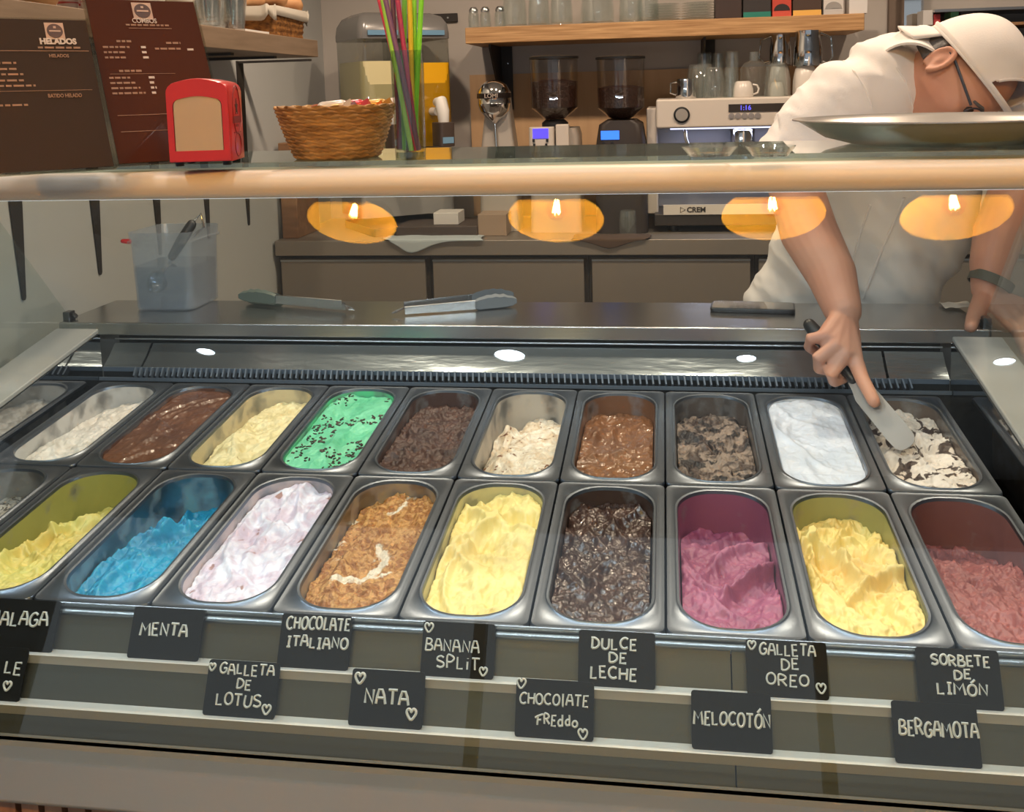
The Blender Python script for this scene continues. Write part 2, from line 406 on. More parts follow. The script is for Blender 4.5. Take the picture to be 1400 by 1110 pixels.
# ================================================================ pans and ice creams
HW, HL, RC = .0655, .170, .056                     # opening half width, half length, corner radius
def pan(i, row, wallcol=None, wallmix=.5):
    """one deep steel pan; i counts columns along the case, row 0 is the front"""
    yc = (-.185 + .37 * row); mb = MB(); n = 8
    def ring(hw, hl, r, z, rim=False): return [(x, y, z) for x, y in rrect(hw, hl, r, n)]
    R = [ring(.0800, .1826, .008, -.007), ring(.0815, .1841, .009, -.006), ring(.0818, .1845, .010, -.002), ring(.0808, .1834, .010, .0002), ring(.0780, .1806, .010, -.0004),
         ring(HW + .005, HL + .005, RC + .004, -.0008), ring(HW + .003, HL + .003, RC + .002, .0012), ring(HW, HL, RC, .0006), ring(HW - .0012, HL - .0012, RC, -.004)]
    mb.loft(R, False, False)
    mb.cur = 1
    R2 = [ring(HW - .0012, HL - .0012, RC, -.004), ring(HW - .004, HL - .004, RC - .002, -.05), ring(HW - .007, HL - .007, RC - .005, -.105), ring(HW - .017, HL - .017, RC - .012, -.118)]
    mb.loft(R2, False, True)
    wm = PANSTEEL
    if wallcol:
        nm = 'pan_wall_%d_%d' % (row, i + 1); wm = M(nm, (150, 152, 155), .3, 1.)
        N, L = nodes_of(wm); b = N['Principled BSDF']; tc = N.new('ShaderNodeTexCoord'); nz = N.new('ShaderNodeTexNoise'); nz.inputs['Scale'].default_value = 22; nz.inputs['Detail'].default_value = 5
        L.new(tc.outputs['Object'], nz.inputs['Vector']); rp = N.new('ShaderNodeValToRGB'); c = wallmix
        rp.color_ramp.elements[0].position = max(0, .62 - .5 * c); rp.color_ramp.elements[1].position = min(1, .80 - .5 * c)
        L.new(nz.outputs['Fac'], rp.inputs[0])
        mx = N.new('ShaderNodeMixRGB'); mx.inputs[1].default_value = (*lin((150, 152, 155)), 1); mx.inputs[2].default_value = (*lin(wallcol), 1); L.new(rp.outputs[0], mx.inputs[0]); L.new(mx.outputs[0], b.inputs['Base Color'])
        iv = N.new('ShaderNodeMath'); iv.operation = 'SUBTRACT'; iv.inputs[0].default_value = 1; L.new(rp.outputs[0], iv.inputs[1]); L.new(iv.outputs[0], b.inputs['Metallic'])
    o = mb.build('steel_pan', [PANSTEEL, wm], None, ang=50)
    o.location = (.0825 + .165 * i, yc, PZ + yc * PT); o.rotation_euler = (math.atan(PT), 0, 0)
    MAT_OF[o.name] = Matrix.Translation(o.location) @ Matrix.Rotation(math.atan(PT), 4, 'X')
    return o
def ice_mat(name, c1, c2=None, sc=30, k=.12, c3=None, sc3=60, th3=.62, rough=.45, bump=(120, .25), wet=0., st=(1, 1, 1), warp=.25):
    mt = bpy.data.materials.new(name); mt.use_nodes = True; N, L = nodes_of(mt); b = N['Principled BSDF']
    tc = N.new('ShaderNodeTexCoord'); mp = N.new('ShaderNodeMapping'); mp.inputs['Scale'].default_value = st; L.new(tc.outputs['Object'], mp.inputs[0])
    def noise(s, dist=0.): 
        nz = N.new('ShaderNodeTexNoise'); nz.inputs['Scale'].default_value = s; nz.inputs['Detail'].default_value = 5; nz.inputs['Distortion'].default_value = dist
        L.new(mp.outputs[0], nz.inputs['Vector']); return nz
    col = N.new('ShaderNodeRGB'); col.outputs[0].default_value = (*lin(c1), 1); cur = col.outputs[0]
    def mixin(c, nz, lo, hi):
        nonlocal cur
        rp = N.new('ShaderNodeValToRGB'); rp.color_ramp.elements[0].position = lo; rp.color_ramp.elements[1].position = hi; L.new(nz.outputs['Fac'], rp.inputs[0])
        mx = N.new('ShaderNodeMixRGB'); mx.inputs[2].default_value = (*lin(c), 1); L.new(cur, mx.inputs[1]); L.new(rp.outputs[0], mx.inputs[0]); cur = mx.outputs[0]
    if c2: mixin(c2, noise(sc, warp * 4), .5 - k, .5 + k)
    if c3: mixin(c3, noise(sc3, 1.2), th3, th3 + .03)
    L.new(cur, b.inputs['Base Color']); b.inputs['Roughness'].default_value = rough
    b.inputs['Coat Weight'].default_value = wet; b.inputs['Coat Roughness'].default_value = .12
    b.inputs['Subsurface Weight'].default_value = .0
    nb = noise(bump[0], .5); bp = N.new('ShaderNodeBump'); bp.inputs['Strength'].default_value = bump[1]; bp.inputs['Distance'].default_value = .004
    L.new(nb.outputs['Fac'], bp.inputs['Height']); L.new(bp.outputs[0], b.inputs['Normal'])
    return mt
def ice(panob, mat, label, front=-.012, back=-.035, lump=.006, stroke=.004, seed=1, cut=0., left=0., flakes=None, hump=0., nx=84, ny=190, grain=.0):
    """ice cream filling the pan: level at the front and back, scooped hollow at the back (cut) or at the left side (left), lumps and spatula strokes"""
    u = np.linspace(-1, 1, nx); v = np.linspace(-1, 1, ny); U, V = np.meshgrid(u, v)
    hl = HL - .003; y = V * hl
    d = np.clip(np.abs(y) - (HL - RC), 0, RC - .0005); hw = (HW - RC) + np.sqrt(np.maximum(RC * RC - d * d, 1e-9)) - .003
    x = U * hw
    s = (V + 1) / 2; ss = s * s * (3 - 2 * s)
    z = front + (back - front) * ss
    if cut:                                        # scooped away behind
        e = .66 + .10 * (fbm(x * 25 + 5, y * 0 + seed, seed) - .5) * 2
        t = np.clip((s - e) / .24, 0, 1); z = z - cut * t * t * (3 - 2 * t)
    if left:
        e = -.35 + .35 * (fbm(y * 14 + 3, x * 0 + seed, seed + 9) - .5) * 2
        t = np.clip((e - U) / .6, 0, 1); z = z - left * t * t * (3 - 2 * t)
    z = z + hump * (1 - U * U) * (1 - V * V)
    wx = x + .012 * (fbm(x * 30, y * 30, seed + 3) - .5); wy = y + .02 * (fbm(x * 28 + 7, y * 28, seed + 4) - .5)
    rg = 1 - np.abs(2 * fbm(wx * 42 + seed, wy * 30, seed + 5, 5) - 1)      # ridged lumps
    z = z + lump * (rg - .62) * 1.6 + lump * .7 * (fbm(wx * 90, wy * 90, seed + 6, 3) - .5)
    if grain: z = z + grain * (fbm(x * 190, y * 190, seed + 51, 3) - .5) * (.4 + 1.2 * fbm(x * 40, y * 40, seed + 52))
    rs = np.random.RandomState(seed)
    for q in range(7):                             # flat spatula strokes with a raised lip
        cx, cy = rs.uniform(-.04, .04), rs.uniform(-.13, .13); an = rs.uniform(.6, 2.5); L_ = rs.uniform(.05, .10); w_ = rs.uniform(.016, .028)
        ca, sa = math.cos(an), math.sin(an); px_ = (x - cx) * ca + (y - cy) * sa; py_ = -(x - cx) * sa + (y - cy) * ca + .25 * px_ * px_ / L_
        g = np.exp(-(px_ / L_) ** 4) ; z = z + stroke * g * (-np.exp(-(py_ / w_) ** 4) * .8 + np.exp(-((py_ - w_ * 1.1) / (w_ * .28)) ** 2) * 1.0)
    z = np.minimum(z, -.0015 - .004 * np.clip(np.abs(U) - .8, 0, 1) * 5 * (np.abs(U) > .8))
    # draw the border in as the pan tapers
    k = 1 + .035 * np.clip(z / .05, -1.5, 0); x = x * k; y = y * (1 + .012 * np.clip(z / .05, -1.5, 0))
    mb = MB(); mb.grid([[(x[j, i], y[j, i], z[j, i]) for i in range(nx)] for j in range(ny)])
    bot = np.minimum(z - .004, -.062)
    per = [(0, i) for i in range(nx)] + [(j, nx - 1) for j in range(1, ny)] + [(ny - 1, i) for i in range(nx - 2, -1, -1)] + [(j, 0) for j in range(ny - 2, 0, -1)]
    o0 = len(mb.v); mb.v += [(x[j, i] * .96, y[j, i] * .985, min(-.075, z[j, i] - .01)) for j, i in per]; n = len(per)
    for a in range(n):
        b = (a + 1) % n; j, i = per[a]; j2, i2 = per[b]; mb.f.append((j * nx + i, o0 + a, o0 + b, j2 * nx + i2)); mb.mi.append(0)
    mb.f.append(tuple(o0 + a for a in range(n))); mb.mi.append(0)
    o = mb.build('ice_cream', mat, None, ang=180)
    o.location = panob.location; o.rotation_euler = panob.rotation_euler; MAT_OF[o.name] = mat_of(panob)
    tag(o, label, 'ice cream', 'ice creams in the display case')
    if flakes:
        fm = MB(); cnt, pr, fmat, fs = flakes
        for q in range(cnt):
            j = rs.randint(6, ny - 6); i = rs.randint(4, nx - 4)
            if fbm(x[j, i] * 26 + 2, y[j, i] * 20, seed + 31) < pr: continue
            rot = Matrix.Rotation(rs.uniform(0, 6), 3, 'Z') @ Matrix.Rotation(rs.uniform(-.5, .5), 3, 'X')
            fm.box((x[j, i], y[j, i], z[j, i] + .0004), (fs * rs.uniform(.6, 1.8), fs * rs.uniform(.4, .9), fs * rs.uniform(.25, .5)), rot)
        f = fm.build('flakes', fmat, o, local=True, smooth=False); f['kind'] = 'stuff'; f['label'] = 'dark chocolate flakes scattered on top'
    return o
m_flake = M('flake_chocolate', (46, 32, 26), .5)
m_seed = M('cookie_crumb', (104, 84, 58), .7)
WH = (222, 222, 220)
FL = [  # row, column, name of the colour on the pan wall, wall mix, material args, label of the ice cream, label of the pan, shape args
 (1, -1, (190, 190, 188), .55, dict(c1=(214, 211, 205), c2=(192, 188, 180), sc=24), 'greyish white ice cream, smooth and low, leftmost of the back row', 'steel pan at the left end of the back row holding greyish white ice cream', dict(front=-.016, back=-.036, lump=.007, grain=.003, seed=11, left=.012)),
 (1, 0, (92, 60, 44), .5, dict(c1=(98, 62, 42), c2=(82, 50, 34), sc=16, rough=.38, wet=.25, bump=(60, .1)), 'smooth glossy milk chocolate ice cream filling its pan to the brim', 'back row steel pan filled with smooth glossy milk chocolate ice cream', dict(front=-.007, back=-.010, lump=.003, stroke=.002, seed=12)),
 (1, 1, (196, 184, 150), .55, dict(c1=(224, 215, 172), c2=(206, 193, 142), sc=22, c3=(120, 100, 70), sc3=75, th3=.70), 'pale cream coloured ice cream with brown specks, back row', 'back row steel pan with pale speckled cream ice cream', dict(front=-.012, back=-.026, lump=.006, grain=.003, seed=13, left=.020, cut=.004)),
 (1, 2, (90, 190, 140), .5, dict(c1=(116, 206, 166), c2=(88, 186, 144), sc=16), 'mint green ice cream covered with dark chocolate flakes', 'steel pan of mint green ice cream with chocolate flakes', dict(front=-.007, back=-.012, lump=.003, seed=14, flakes=(460, .51, m_flake, .0045))),
 (1, 3, (74, 54, 48), .6, dict(c1=(80, 54, 45), c2=(58, 39, 34), sc=30, rough=.4, bump=(150, .6)), 'rough dark chocolate ice cream beside the mint green one', 'back row steel pan of rough dark chocolate beside the mint green pan', dict(front=-.011, back=-.026, lump=.008, grain=.005, seed=15, cut=.004)),
 (1, 4, (176, 170, 160), .5, dict(c1=(226, 219, 203), c2=(200, 180, 152), sc=34, c3=(120, 80, 54), sc3=48, th3=.62, bump=(140, .5)), 'white ice cream streaked with brown, half scooped out of its pan', 'half empty back row steel pan of white ice cream streaked with brown', dict(front=-.014, back=-.028, lump=.008, grain=.003, seed=16, cut=.026, left=.03)),
 (1, 5, (110, 76, 52), .6, dict(c1=(132, 88, 54), c2=(108, 70, 42), sc=20, rough=.3, wet=.5, bump=(90, .25)), 'glossy caramel brown ice cream in the middle of the back row', 'back row steel pan of glossy caramel brown ice cream', dict(front=-.012, back=-.026, lump=.006, seed=17, cut=.014)),
 (1, 6, (84, 76, 72), .45, dict(c1=(140, 124, 112), c2=(70, 58, 54), sc=28, k=.06, c3=(38, 34, 36), sc3=22, th3=.54, bump=(150, .7)), 'grey brown ice cream with black cookie pieces, left of the bluish white one', 'back row steel pan of grey brown cookie ice cream', dict(front=-.015, back=-.026, lump=.010, grain=.006, seed=18, cut=.014)),
 (1, 7, (200, 205, 210), .5, dict(c1=(212, 222, 238), c2=(196, 210, 230), sc=12, bump=(70, .15)), 'smooth bluish white ice cream filling its pan, left of the spatula', 'steel pan heaped with smooth bluish white ice cream', dict(front=-.005, back=-.006, lump=.003, stroke=.003, seed=19)),  # bluish cast of a downlight put into the white
 (1, 8, (96, 84, 76), .55, dict(c1=(226, 221, 214), c2=(206, 198, 188), sc=20, c3=(62, 50, 46), sc3=30, th3=.53, bump=(110, .5)), 'white ice cream marbled with dark cookie, spatula blade resting in it', 'steel pan under the spatula, of white ice cream marbled with dark cookie', dict(front=-.013, back=-.026, lump=.008, stroke=.007, grain=.002, seed=20, left=.010, cut=.0)),
 (0, -1, (120, 122, 120), .3, dict(c1=(168, 164, 156), c2=(120, 116, 110), sc=60, c3=(70, 66, 62), sc3=110, th3=.56), 'grey speckled ice cream, low in its pan at the left edge of the front row', 'steel pan of grey speckled ice cream at the left end of the front row', dict(front=-.03, back=-.05, lump=.005, grain=.004, seed=21)),
 (0, 0, (150, 150, 84), .75, dict(c1=(196, 194, 112), c2=(206, 184, 96), sc=14, k=.2, bump=(40, .2)), 'yellow green ice cream with smooth folds, front row', 'front row steel pan smeared and part filled with yellow green ice cream', dict(front=-.012, back=-.036, lump=.011, stroke=.008, seed=22, left=.03, cut=.03)),
 (0, 1, (104, 150, 164), .28, dict(c1=(16, 148, 190), c2=(20, 126, 168), sc=22, c3=(170, 200, 190), sc3=14, th3=.66, bump=(80, .4)), 'bright turquoise blue ice cream', 'steel pan of bright turquoise blue ice cream', dict(front=-.012, back=-.028, lump=.010, stroke=.009, grain=.002, seed=23, left=.022, cut=.03)),
 (0, 2, (190, 176, 176), .5, dict(c1=(218, 221, 236), c2=(198, 184, 202), sc=26, k=.10, c3=(156, 122, 120), sc3=24, th3=.64, bump=(90, .35)), 'white ice cream rippled with lilac pink, heaped to the rim', 'front row steel pan heaped with white and lilac pink ice cream', dict(front=-.006, back=-.010, lump=.006, stroke=.007, grain=.002, seed=24, left=.010)),
 (0, 3, (160, 140, 110), .4, dict(c1=(196, 148, 88), c2=(150, 98, 46), sc=70, k=.08, c3=(222, 212, 192), sc3=11, th3=.585, bump=(190, .9)), 'ice cream covered with golden brown biscuit crumbs', 'steel pan of ice cream covered with golden brown biscuit crumbs', dict(front=-.008, back=-.022, lump=.009, grain=.007, seed=25, left=.012)),
 (0, 4, (190, 184, 140), .6, dict(c1=(232, 218, 150), c2=(224, 202, 126), sc=16, k=.2, bump=(50, .2)), 'smooth pale yellow ice cream mounded in swirls, middle of the front row', 'middle front row steel pan mounded with pale yellow ice cream', dict(front=-.008, back=-.014, lump=.009, stroke=.009, seed=26, left=.012, hump=.006)),
 (0, 5, (66, 50, 44), .7, dict(c1=(70, 49, 42), c2=(50, 35, 31), sc=26, rough=.3, wet=.45, bump=(60, .4)), 'wet shiny dark chocolate ice cream in the front row', 'front row steel pan of wet shiny dark chocolate ice cream', dict(front=-.010, back=-.024, lump=.009, stroke=.006, grain=.003, seed=27)),
 (0, 6, (134, 82, 104), .8, dict(c1=(168, 98, 128), c2=(138, 68, 98), sc=22, k=.2, bump=(70, .4)), 'purple pink berry ice cream sunk low at the back of its pan', 'steel pan stained and part filled with purple pink berry ice cream', dict(front=-.012, back=-.036, lump=.008, stroke=.009, grain=.001, seed=28, cut=.03)),
 (0, 7, (150, 150, 100), .7, dict(c1=(230, 216, 142), c2=(232, 196, 110), sc=12, k=.2, bump=(50, .3)), 'pale yellow ice cream with torn peaks, right of the purple one', 'front row steel pan of pale yellow ice cream, right of the purple one', dict(front=-.008, back=-.022, lump=.012, stroke=.012, seed=29, cut=.02)),
 (0, 8, (120, 84, 82), .8, dict(c1=(164, 96, 92), c2=(136, 76, 74), sc=26, k=.2, bump=(120, .5)), 'dusty red ice cream at the right end of the front row', 'stained steel pan of dusty red ice cream at the right end of the front row', dict(front=-.018, back=-.044, lump=.010, grain=.003, seed=30, cut=.03)),
]
ICE = {}
for row, i, wc, wmix, ma, lab, plab, sh in FL:
    po = pan(i, row, wc, wmix); tag(po, plab, 'pan', 'steel ice cream pans')
    ICE[(row, i)] = ice(po, ice_mat('ice_%d_%d' % (row, i + 1), **ma), lab, **sh)

# ================================================================ chalk lettering and price cards
G = {  # strokes on a unit box
 'A': [[(0, 0), (.12, .55), (.3, 1), (.62, 1), (.85, .6), (1, 0)], [(.1, .42), (.92, .42)]],
 'B': [[(.05, 0), (.05, 1)], [(.05, 1), (.6, .98), (.82, .8), (.6, .56), (.05, .52)], [(.3, .53), (.8, .45), (.98, .25), (.75, .03), (.05, 0)]],
 'C': [[(.95, .88), (.6, 1), (.2, .85), (.02, .5), (.2, .12), (.6, 0), (.98, .12)]],
 'D': [[(.08, 0), (.08, 1)], [(.0, 1), (.5, .98), (.92, .7), (.92, .3), (.55, .03), (.08, 0)]],
 'E': [[(.9, 1), (.1, 1), (.1, 0), (.95, 0)], [(.1, .52), (.75, .52)]],
 'F': [[(.1, 0), (.1, .9)], [(-.35, .72), (.1, .9), (1, 1.12)], [(.1, .5), (.7, .55)]],
 'G': [[(.9, .85), (.55, 1), (.15, .82), (.0, .45), (.18, .08), (.6, 0), (.92, .18), (.92, .45), (.55, .45)]],
 'H': [[(.08, 0), (.08, 1)], [(.92, 0), (.92, 1)], [(.08, .5), (.92, .52)]],
 'I': [[(.1, 1), (.9, 1)], [(.5, 1), (.5, 0)], [(.1, 0), (.9, 0)]],
 'i': [[(.5, .68), (.5, 0)], [(.5, .93), (.5, .98)]],
 'l': [[(.5, 1.1), (.5, .1), (.7, 0)]],
 'L': [[(.1, 1), (.1, 0), (.9, .02)]],
 'M': [[(.0, 0), (.1, 1), (.5, .42), (.85, 1), (1, 0)]],
 'N': [[(.08, 0), (.08, 1), (.9, .02), (.92, 1)]],
 'O': [[(.5, 1), (.15, .85), (.02, .5), (.15, .14), (.5, 0), (.85, .14), (.98, .5), (.85, .85), (.5, 1)]],
 'P': [[(.08, 0), (.08, 1), (.6, 1), (.92, .78), (.6, .5), (.08, .48)]],
 'R': [[(.08, 0), (.08, 1), (.6, 1), (.88, .78), (.6, .54), (.08, .5)], [(.4, .5), (.95, 0)]],
 'S': [[(.9, .88), (.55, 1), (.15, .88), (.12, .64), (.5, .52), (.88, .38), (.88, .14), (.5, 0), (.05, .1)]],
 'T': [[(0, 1), (1, 1)], [(.5, 1), (.5, 0)]],
 'U': [[(.08, 1), (.08, .25), (.35, 0), (.65, 0), (.92, .25), (.92, 1)]],
 'd': [[(.85, 1.1), (.85, 0)], [(.85, .5), (.45, .62), (.1, .35), (.35, .02), (.85, .12)]],
 'o': [[(.5, .62), (.12, .45), (.12, .15), (.5, 0), (.88, .15), (.88, .45), (.5, .62)]],
 'heart': [[(.5, .0), (.05, .55), (.1, .9), (.35, .95), (.5, .7), (.68, .98), (.95, .85), (.95, .5), (.5, .0)]],
}
def smooth_line(p, k=4):
    """Catmull-Rom through the stroke points"""
    if len(p) < 3: return p
    out = []
    closed = p[0] == p[-1]
    for i in range(len(p) - 1):
        p0 = p[i - 1] if i > 0 else (p[-2] if closed else p[0]); p1, p2 = p[i], p[i + 1]; p3 = p[i + 2] if i + 2 < len(p) else (p[1] if closed else p[-1])
        for q in range(k):
            t = q / k
            out.append(tuple(.5 * (2 * p1[a] + (p2[a] - p0[a]) * t + (2 * p0[a] - 5 * p1[a] + 4 * p2[a] - p3[a]) * t * t + (3 * p1[a] - p0[a] - 3 * p2[a] + p3[a]) * t ** 3) for a in (0, 1)))
    out.append(p[-1]); return out
SHARP = set('EFHILMNTA')
def chalk(mb, ch, x, z, w, h, r, mx, rs):
    for st in G[ch]:
        p = [(a, b) for a, b in st]
        if ch not in SHARP: p = smooth_line(p)
        sk = rs.uniform(-.05, .08) * h
        P = [mx @ Vector((x + a * w + sk * b, -.0006, z + b * h)) for a, b in p]
        mb.tube(P, r, 6)
m_chalk = M('chalk_marker', (206, 212, 212), .8)
m_card = M('slate_card', (13, 15, 16), .55, spec=.3)
LEAN = math.radians(28)
CARDS = {  # photo corners of the card: top left, top right, bottom left, bottom right ; lines: text, x0, x1, centre from the top, height ; stroke thickness
 'menta': (0, (185, 829), (276, 834), (173, 900), (270, 905), [('MENTA', .14, .80, .43, .23)], 1.25),
 'malaga': (0, (-14, 821), (83, 826), (-30, 891), (70, 896), [('MALAGA', .07, .88, .38, .25)], 1.2),
 'italiano': (0, (386, 840), (480, 845), (378, 914), (475, 919), [('CHOCOLATE', .08, .98, .17, .22), ('ITALIANO', .11, .97, .51, .19)], 1.15),
 'banana': (0, (578, 848), (677, 852), (574, 923), (674, 928), [('BANANA', .05, .79, .43, .21), ('SPLiT', .22, .80, .73, .21)], .95),
 'dulce': (0, (792, 859), (895, 864), (790, 936), (896, 941), [('DULCE', .17, .76, .22, .19), ('DE', .40, .63, .47, .17), ('LECHE', .16, .76, .75, .20)], 1.15),
 'oreo': (0, (1018, 871), (1129, 876), (1022, 949), (1134, 955), [('GALLETA', .17, .86, .16, .19), ('DE', .43, .65, .42, .18), ('OREO', .24, .76, .69, .19)], .95),
 'limon': (0, (1250, 883), (1363, 889), (1258, 965), (1374, 971), [('SORBETE', .18, .88, .19, .17), ('DE', .44, .64, .43, .15), ('LIMON', .22, .82, .68, .18)], 1.1),
 'edge': (1, (-62, 877), (32, 883), (-72, 951), (25, 957), [('LE', .72, .95, .38, .22)], 1.1),
 'lotus': (1, (282, 896), (376, 901), (276, 973), (374, 979), [('GALLETA', .17, .93, .15, .18), ('DE', .43, .63, .41, .17), ('LOTUS', .17, .80, .69, .20)], 1.0),
 'nata': (1, (479, 906), (578, 912), (475, 984), (576, 991), [('NATA', .20, .80, .48, .24)], 1.3),
 'freddo': (1, (705, 919), (810, 923), (703, 998), (811, 1006), [('CHOCOlATE', .05, .93, .33, .18), ('FREddo', .28, .80, .68, .17)], .95),
 'melocoton': (1, (944, 935), (1055, 940), (946, 1015), (1057, 1023), [('MELOCOTON', .03, .985, .46, .22)], 1.1),
 'bergamota': (1, (1220, 949), (1339, 953), (1225, 1033), (1344, 1043), [('BERGAMOTA', .07, .99, .42, .23)], 1.15),
}
HEARTS = {'banana': [(.08, .12, .17), (.86, .86, .15)], 'oreo': [(.07, .11, .15), (.91, .80, .17)], 'edge': [(.80, .72, .17)], 'lotus': [(.05, .14, .13), (.88, .83, .17)], 'nata': [(.11, .17, .19), (.85, .74, .19)], 'freddo': [(.06, .09, .17), (.87, .88, .17)]}
CARD_LABEL = {
 'menta': 'black card chalked MENTA in front of the blue ice cream', 'malaga': 'black card chalked MALAGA at the left edge of the upper ledge',
 'italiano': 'black card chalked CHOCOLATE ITALIANO in two lines', 'banana': 'black card chalked BANANA SPLIT with two chalk hearts',
 'dulce': 'black card chalked DULCE DE LECHE in three lines', 'oreo': 'black card chalked GALLETA in three lines with hearts, behind the MELOCOTÓN card',
 'limon': 'black card chalked SORBETE DE LIMÓN, behind the BERGAMOTA card', 'edge': 'black card cut off by the left edge of the photo, lower ledge, ending LE',
 'lotus': 'black card chalked GALLETA in three lines, lower ledge, left of the NATA card', 'nata': 'black card chalked NATA with two thick hearts',
 'freddo': 'black card chalked CHOCOLATE FREDDO, lower ledge', 'melocoton': 'black card chalked MELOCOTÓN, lower ledge', 'bergamota': 'black card chalked BERGAMOTA at the right end of the lower ledge'}
rs_c = random.Random(3)
upv = Vector((0, math.sin(LEAN), math.cos(LEAN)))
for key, (led, tl, tr, bl, br, lines, wt) in CARDS.items():
    e0, e1 = (LEDGE_A, LEDGE_B)[led]
    yb, zb = e0.y + (e1.y - e0.y) * .55, e0.z + .0016
    L = at(*bl, yb); R_ = at(*br, yb)
    # the bottom corners stand on the ledge
    xl, xr = L.x, R_.x; w = xr - xl; cx = (xl + xr) / 2
    hp = math.hypot((tl[0] + tr[0] - bl[0] - br[0]) / 2, (tl[1] + tr[1] - bl[1] - br[1]) / 2)
    # height from the photographed height, along the leaning card
    base = Vector((cx, yb, zb)); lo, hi = .02, .12
    def pxy(P):
        d = P - CAM; f = d.dot(FWD); return Vector((PPX + FPX * d.dot(RIGHT) / f, PPY + FPX * d.dot(DOWN) / f))
    for _ in range(30):
        md = (lo + hi) / 2
        if (pxy(base + upv * md) - pxy(base)).length < hp: lo = md
        else: hi = md
    h = lo
    t = thing('price_card', CARD_LABEL[key], 'price card', base, 0, 'chalked price cards')
    mx = Matrix.Translation(base) @ Matrix.Rotation(-LEAN, 4, 'X')
    mb = MB(); n = [(x, z + h / 2) for x, z in rrect(w / 2, h / 2, .0035, 4)]
    mb.loft([[mx @ Vector((x, y, z)) for x, z in n] for y in (0, .0022)]); mb.build('card_panel', m_card, t, smooth=False)
    cb = MB(); r = .00128 * wt
    for txt, x0, x1, yc, hh in lines:
        n = len(txt); wch = {'I': .6, 'i': .45, 'l': .5, 'L': .85, 'M': 1.25, 'E': .85, 'T': .95}
        tot = sum(wch.get(c, 1.) for c in txt) ; gap = .26; unit = (x1 - x0) * w / (tot + gap * (n - 1)); X = -w / 2 + x0 * w
        for c in txt:
            cw = wch.get(c, 1.) * unit; dz = rs_c.uniform(-.02, .02) * h; hs = hh * h * rs_c.uniform(.95, 1.05)
            chalk(cb, c, X, h * (1 - yc - hh / 2) + dz, cw, hs, r, mx, rs_c)
            if txt in ('MELOCOTON', 'LIMON') and c == 'O' and X > -w / 2 + (.6 if txt[0] == 'M' else .45) * w:
                cb.tube([mx @ Vector((X + cw * .45, -.0006, h * (1 - yc + hh * .62))), mx @ Vector((X + cw * .95, -.0006, h * (1 - yc + hh * .95)))], r, 6)
            X += cw + gap * unit
    cb.build('chalk_lettering', m_chalk, t)
    for hx, hy, hs in HEARTS.get(key, []):
        hb = MB(); chalk(hb, 'heart', -w / 2 + hx * w - hs * h / 2, h * (1 - hy - hs / 2), hs * h, hs * h, r * 1.0, mx, rs_c); hb.build('chalk_heart', m_chalk, t)

# ================================================================ on the counter
def cpt(x, y): return atz(x, y, ZT)
